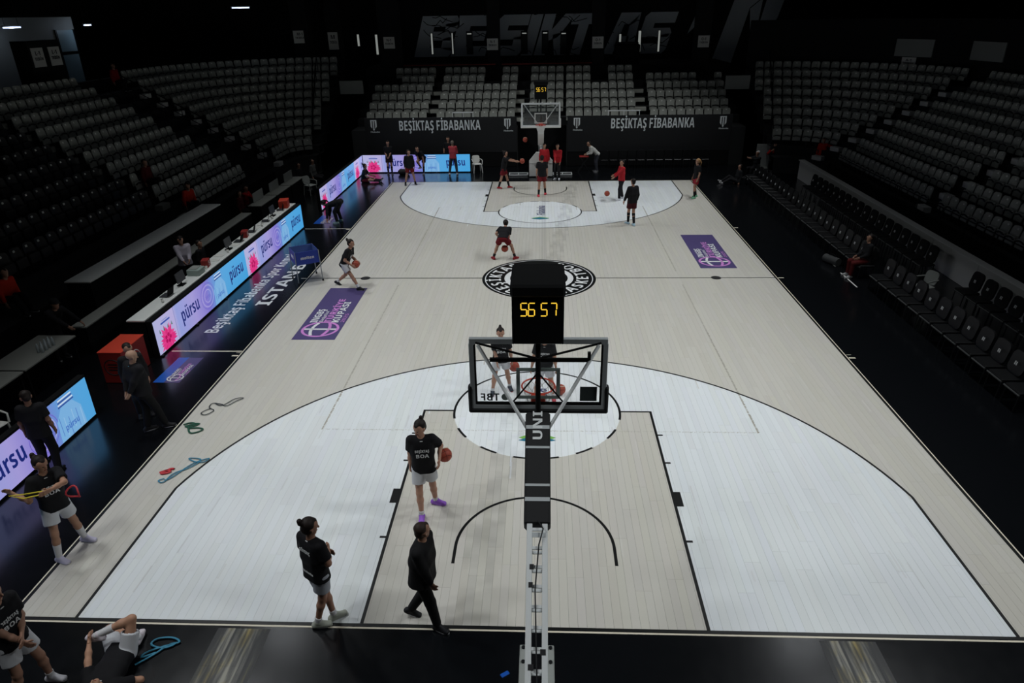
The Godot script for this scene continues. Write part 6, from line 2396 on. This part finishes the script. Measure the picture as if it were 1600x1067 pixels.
		{"label": "person in black bending down to the floor beside the small blue and purple sticker", "at": Vector3(-8.45, 0, -6.6), "yaw": -95.0, "h": 1.78, "pelvis": Vector3(-8.2, 0.86, -6.6), "lean": 104.0, "lf": Vector3(-8.32, 0, -6.42), "rf": Vector3(-8.26, 0, -6.82), "lh": Vector3(-8.68, 0.2, -6.25), "rh": Vector3(-8.66, 0.2, -6.55), "sleeves": "long", "bottom": "trousers", "bottom_c": black, "shoe_c": rgb(150, 170, 160), "hair": "tail", "look": [0.0, 60.0]},
		# around the hall
		{"label": "person in an orange vest sitting low in the stand behind the high press desks", "at": Vector3(-12.86, 1.03, -4.2), "yaw": 60.0, "h": 1.76, "pelvis": Vector3(-13.35, 1.42, -4.4), "lf": Vector3(-12.85, 1.03, -4.1), "rf": Vector3(-12.95, 1.03, -4.3), "lean": 20.0, "sleeves": "long", "bottom": "trousers", "top_c": rgb(210, 52, 30), "bottom_c": black, "shoe_c": black, "hair": "short"},
		{"label": "person in a red jacket sitting at the desks beyond the press desks", "at": Vector3(-12.3, 0, -7.6), "yaw": 80.0, "h": 1.78, "pelvis": Vector3(-12.48, 0.5, -7.7), "lf": Vector3(-12.05, 0, -7.5), "rf": Vector3(-12.05, 0, -7.75), "lh": Vector3(-12.1, 0.82, -7.5), "rh": Vector3(-12.1, 0.82, -7.8), "sleeves": "long", "bottom": "trousers", "top_c": rgb(170, 30, 34), "bottom_c": black, "shoe_c": black, "hair": "short"},
		{"label": "person in dark red sitting next to the red jacket at the desks", "at": Vector3(-12.3, 0, -6.9), "yaw": 90.0, "h": 1.74, "pelvis": Vector3(-12.42, 0.5, -6.85), "lf": Vector3(-12.05, 0, -6.75), "rf": Vector3(-12.05, 0, -7.0), "sleeves": "long", "bottom": "trousers", "top_c": rgb(80, 26, 30), "bottom_c": black, "shoe_c": black, "hair": "long"},
		{"label": "person in a pale lilac shirt standing behind the scorer's table", "at": Vector3(-10.95, 0, 1.05), "yaw": 40.0, "h": 1.78, "build": 1.15, "sleeves": "long", "bottom": "trousers", "top_c": rgb(190, 184, 196), "bottom_c": black, "lh": Vector3(-10.7, 1.05, 1.25), "rh": Vector3(-10.8, 1.05, 1.4), "shoe_c": black, "hair": "short", "look": [-10.0, 25.0]},
		{"label": "person in black sitting at the scorer's table beside the lilac shirt", "at": Vector3(-10.75, 0, 0.3), "yaw": 90.0, "h": 1.72, "pelvis": Vector3(-10.8, 0.6, 0.3), "lf": Vector3(-10.5, 0.0, 0.2), "rf": Vector3(-10.5, 0.0, 0.45), "sleeves": "long", "bottom": "trousers", "top_c": dark, "bottom_c": black, "shoe_c": black, "hair": "short"},
		{"label": "person in black bending over the low desk by the red covered table", "at": Vector3(-12.1, 0, 5.8), "yaw": 70.0, "h": 1.8, "build": 1.2, "lean": 38.0, "sleeves": "long", "bottom": "trousers", "top_c": black, "bottom_c": black, "lh": Vector3(-11.5, 0.85, 5.5), "rh": Vector3(-11.5, 0.85, 5.9), "shoe_c": black, "hair": "short", "cap": true},
		{"label": "person in an orange-red vest sitting at the foot of the dark stand", "at": Vector3(-13.1, 1.03, 5.3), "yaw": 80.0, "h": 1.76, "pelvis": Vector3(-13.4, 1.45, 5.3), "lf": Vector3(-12.95, 1.03, 5.2), "rf": Vector3(-12.95, 1.03, 5.45), "lean": 14.0, "sleeves": "long", "bottom": "trousers", "top_c": rgb(206, 50, 30), "bottom_c": black, "shoe_c": black, "hair": "short"},
		{"label": "person in black sitting at the far press table behind the far side screen", "at": Vector3(-11.7, 0, -12.6), "yaw": 80.0, "h": 1.76, "pelvis": Vector3(-11.8, 0.5, -12.6), "lf": Vector3(-11.45, 0, -12.5), "rf": Vector3(-11.45, 0, -12.75), "sleeves": "long", "bottom": "trousers", "top_c": dark, "bottom_c": black, "shoe_c": black, "hair": "short"},
		{"label": "person in grey sitting farther along the far press table", "at": Vector3(-11.3, 0, -13.5), "yaw": 80.0, "h": 1.76, "pelvis": Vector3(-11.4, 0.5, -13.5), "lf": Vector3(-11.05, 0, -13.4), "rf": Vector3(-11.05, 0, -13.65), "sleeves": "long", "bottom": "trousers", "top_c": rgb(90, 92, 90), "bottom_c": black, "shoe_c": black, "hair": "short"},
		{"label": "person in an orange-red vest leaning at the foot of the far corner stand", "at": Vector3(14.3, 0, -15.4), "yaw": -30.0, "h": 1.8, "sleeves": "long", "bottom": "trousers", "top_c": rgb(206, 50, 30), "bottom_c": black, "lh": Vector3(14.7, 1.3, -15.1), "shoe_c": black, "hair": "short"},
		{"label": "photographer in red crouching before the pale case at the far corner", "at": Vector3(12.25, 0, -16.5), "yaw": -20.0, "h": 1.76, "pelvis": Vector3(12.3, 0.55, -16.6), "lf": Vector3(12.3, 0, -16.3), "rf": Vector3(12.05, 0, -16.4), "lean": 10.0, "sleeves": "long", "bottom": "trousers", "top_c": rgb(180, 40, 36), "bottom_c": black, "lh": Vector3(12.15, 1.0, -16.25), "rh": Vector3(12.05, 1.0, -16.3), "shoe_c": black, "hair": "short"},
		{"label": "camera operator in black with a white cap sitting at the end of the courtside chairs", "at": Vector3(10.75, 0, -14.6), "yaw": -60.0, "h": 1.76, "pelvis": Vector3(10.85, 0.5, -14.6), "lf": Vector3(10.5, 0, -14.3), "rf": Vector3(10.4, 0, -14.6), "sleeves": "long", "bottom": "trousers", "top_c": dark, "bottom_c": black, "shoe_c": black, "hair": "short", "hair_c": rgb(200, 200, 196), "lh": Vector3(10.45, 1.0, -14.3), "rh": Vector3(10.35, 1.0, -14.5)},
		{"label": "person in black with a red lap cloth sitting in the gap of the courtside chairs", "at": Vector3(9.95, 0, -0.06), "yaw": -88.0, "h": 1.76, "pelvis": Vector3(10.24, 0.58, -0.06), "lf": Vector3(9.8, 0, 0.06), "rf": Vector3(9.82, 0, -0.2), "lh": Vector3(9.98, 0.66, 0.05), "rh": Vector3(9.98, 0.66, -0.18), "sleeves": "long", "bottom": "trousers", "top_c": dark, "bottom_c": rgb(90, 26, 26), "shoe_c": rgb(170, 170, 170), "hair": "short"},
		{"label": "person in black sitting on the black floor beyond the far right sideline", "at": Vector3(9.5, 0, -13.2), "yaw": -80.0, "h": 1.76, "pelvis": Vector3(9.6, 0.13, -13.2), "lf": Vector3(8.85, 0, -13.0), "rf": Vector3(8.9, 0, -13.4), "lift": [-40.0, -40.0], "lk": Vector3(0, 1, 0.2), "rk": Vector3(0, 1, 0.2), "lean": -8.0, "bottom": "trousers", "sleeves": "long", "top_c": dark, "bottom_c": black, "shoe_c": rgb(160, 160, 160), "hair": "short"},
		{"label": "person in dark red sitting in the stand behind the scorer's table, halfway along", "at": Vector3(-14.4, 1.85, -4.45), "yaw": 80.0, "h": 1.74, "pelvis": Vector3(-14.75, 2.25, -4.45), "lf": Vector3(-14.4, 1.85, -4.37), "rf": Vector3(-14.4, 1.85, -4.55), "lean": 6.0, "sleeves": "long", "bottom": "trousers", "top_c": rgb(92, 24, 26), "bottom_c": black, "shoe_c": black, "hair": "short"},
		{"label": "person in red sitting in the top row below the lit corridor", "at": Vector3(-20.0, 4.67, -12.9), "yaw": 80.0, "h": 1.74, "pelvis": Vector3(-20.0, 5.1, -12.9), "lf": Vector3(-19.6, 4.67, -12.8), "rf": Vector3(-19.6, 4.67, -13.05), "sleeves": "long", "bottom": "trousers", "top_c": rgb(150, 26, 30), "bottom_c": black, "shoe_c": black, "hair": "short"},
	]
	for q in people:
		person(q)
	lying_player()
	# the yellow band between the hands of the stretching player, and the red one round her hand
	var st := S()
	path_tube(st, [Vector3(-7.2, 1.5, 13.04), Vector3(-7.5, 1.45, 13.06), Vector3(-7.84, 1.36, 13.0), Vector3(-7.52, 1.4, 13.1), Vector3(-7.2, 1.46, 13.06)], 0.011, 5)
	single("exercise_band", st, M.band_yellow, "yellow exercise band stretched between the hands of a player", "exercise band")
	st = S()
	var loop := []
	for i in 16:
		var a := TAU * i / 16
		loop.append(Vector3(-6.9 + 0.1 * cos(a), 1.36 + 0.1 * sin(a), 12.9 + 0.04 * cos(a * 2.0)))
	path_tube(st, loop, 0.013, 6, true)
	single("exercise_band", st, M.band_red, "red exercise band looped over the hand of the player with the yellow band", "exercise band")


# the player on her back with one ankle over the other knee
func lying_player() -> void:
	var at := Vector3(-5.5, 0, 14.75)
	var q := {"label": "player lying on her back behind the baseline with one ankle over her knee", "at": at, "yaw": 180.0, "h": 1.84, "fine": true, "pelvis": Vector3(-5.48, 0.14, 14.72), "lean": -86.0, "tilt": -6.0,
		"lf": Vector3(-5.42, 0.03, 14.42), "rf": Vector3(-5.74, 0.34, 14.66), "lk": Vector3(1.0, 0.12, -0.1), "rk": Vector3(-0.25, 1.0, 0.6), "lh": Vector3(-5.82, 0.4, 14.74), "rh": Vector3(-5.3, 0.12, 15.1), "le": Vector3(0.8, 0.2, -0.6), "re": Vector3(-0.6, 0.1, -0.3), "toe": [10.0, 88.0], "sock": 0.55, "shoe_c": rgb(214, 206, 212), "hair": "bun", "look": [0.0, -80.0], "skin_c": rgb(184, 140, 114)}
	person(q)
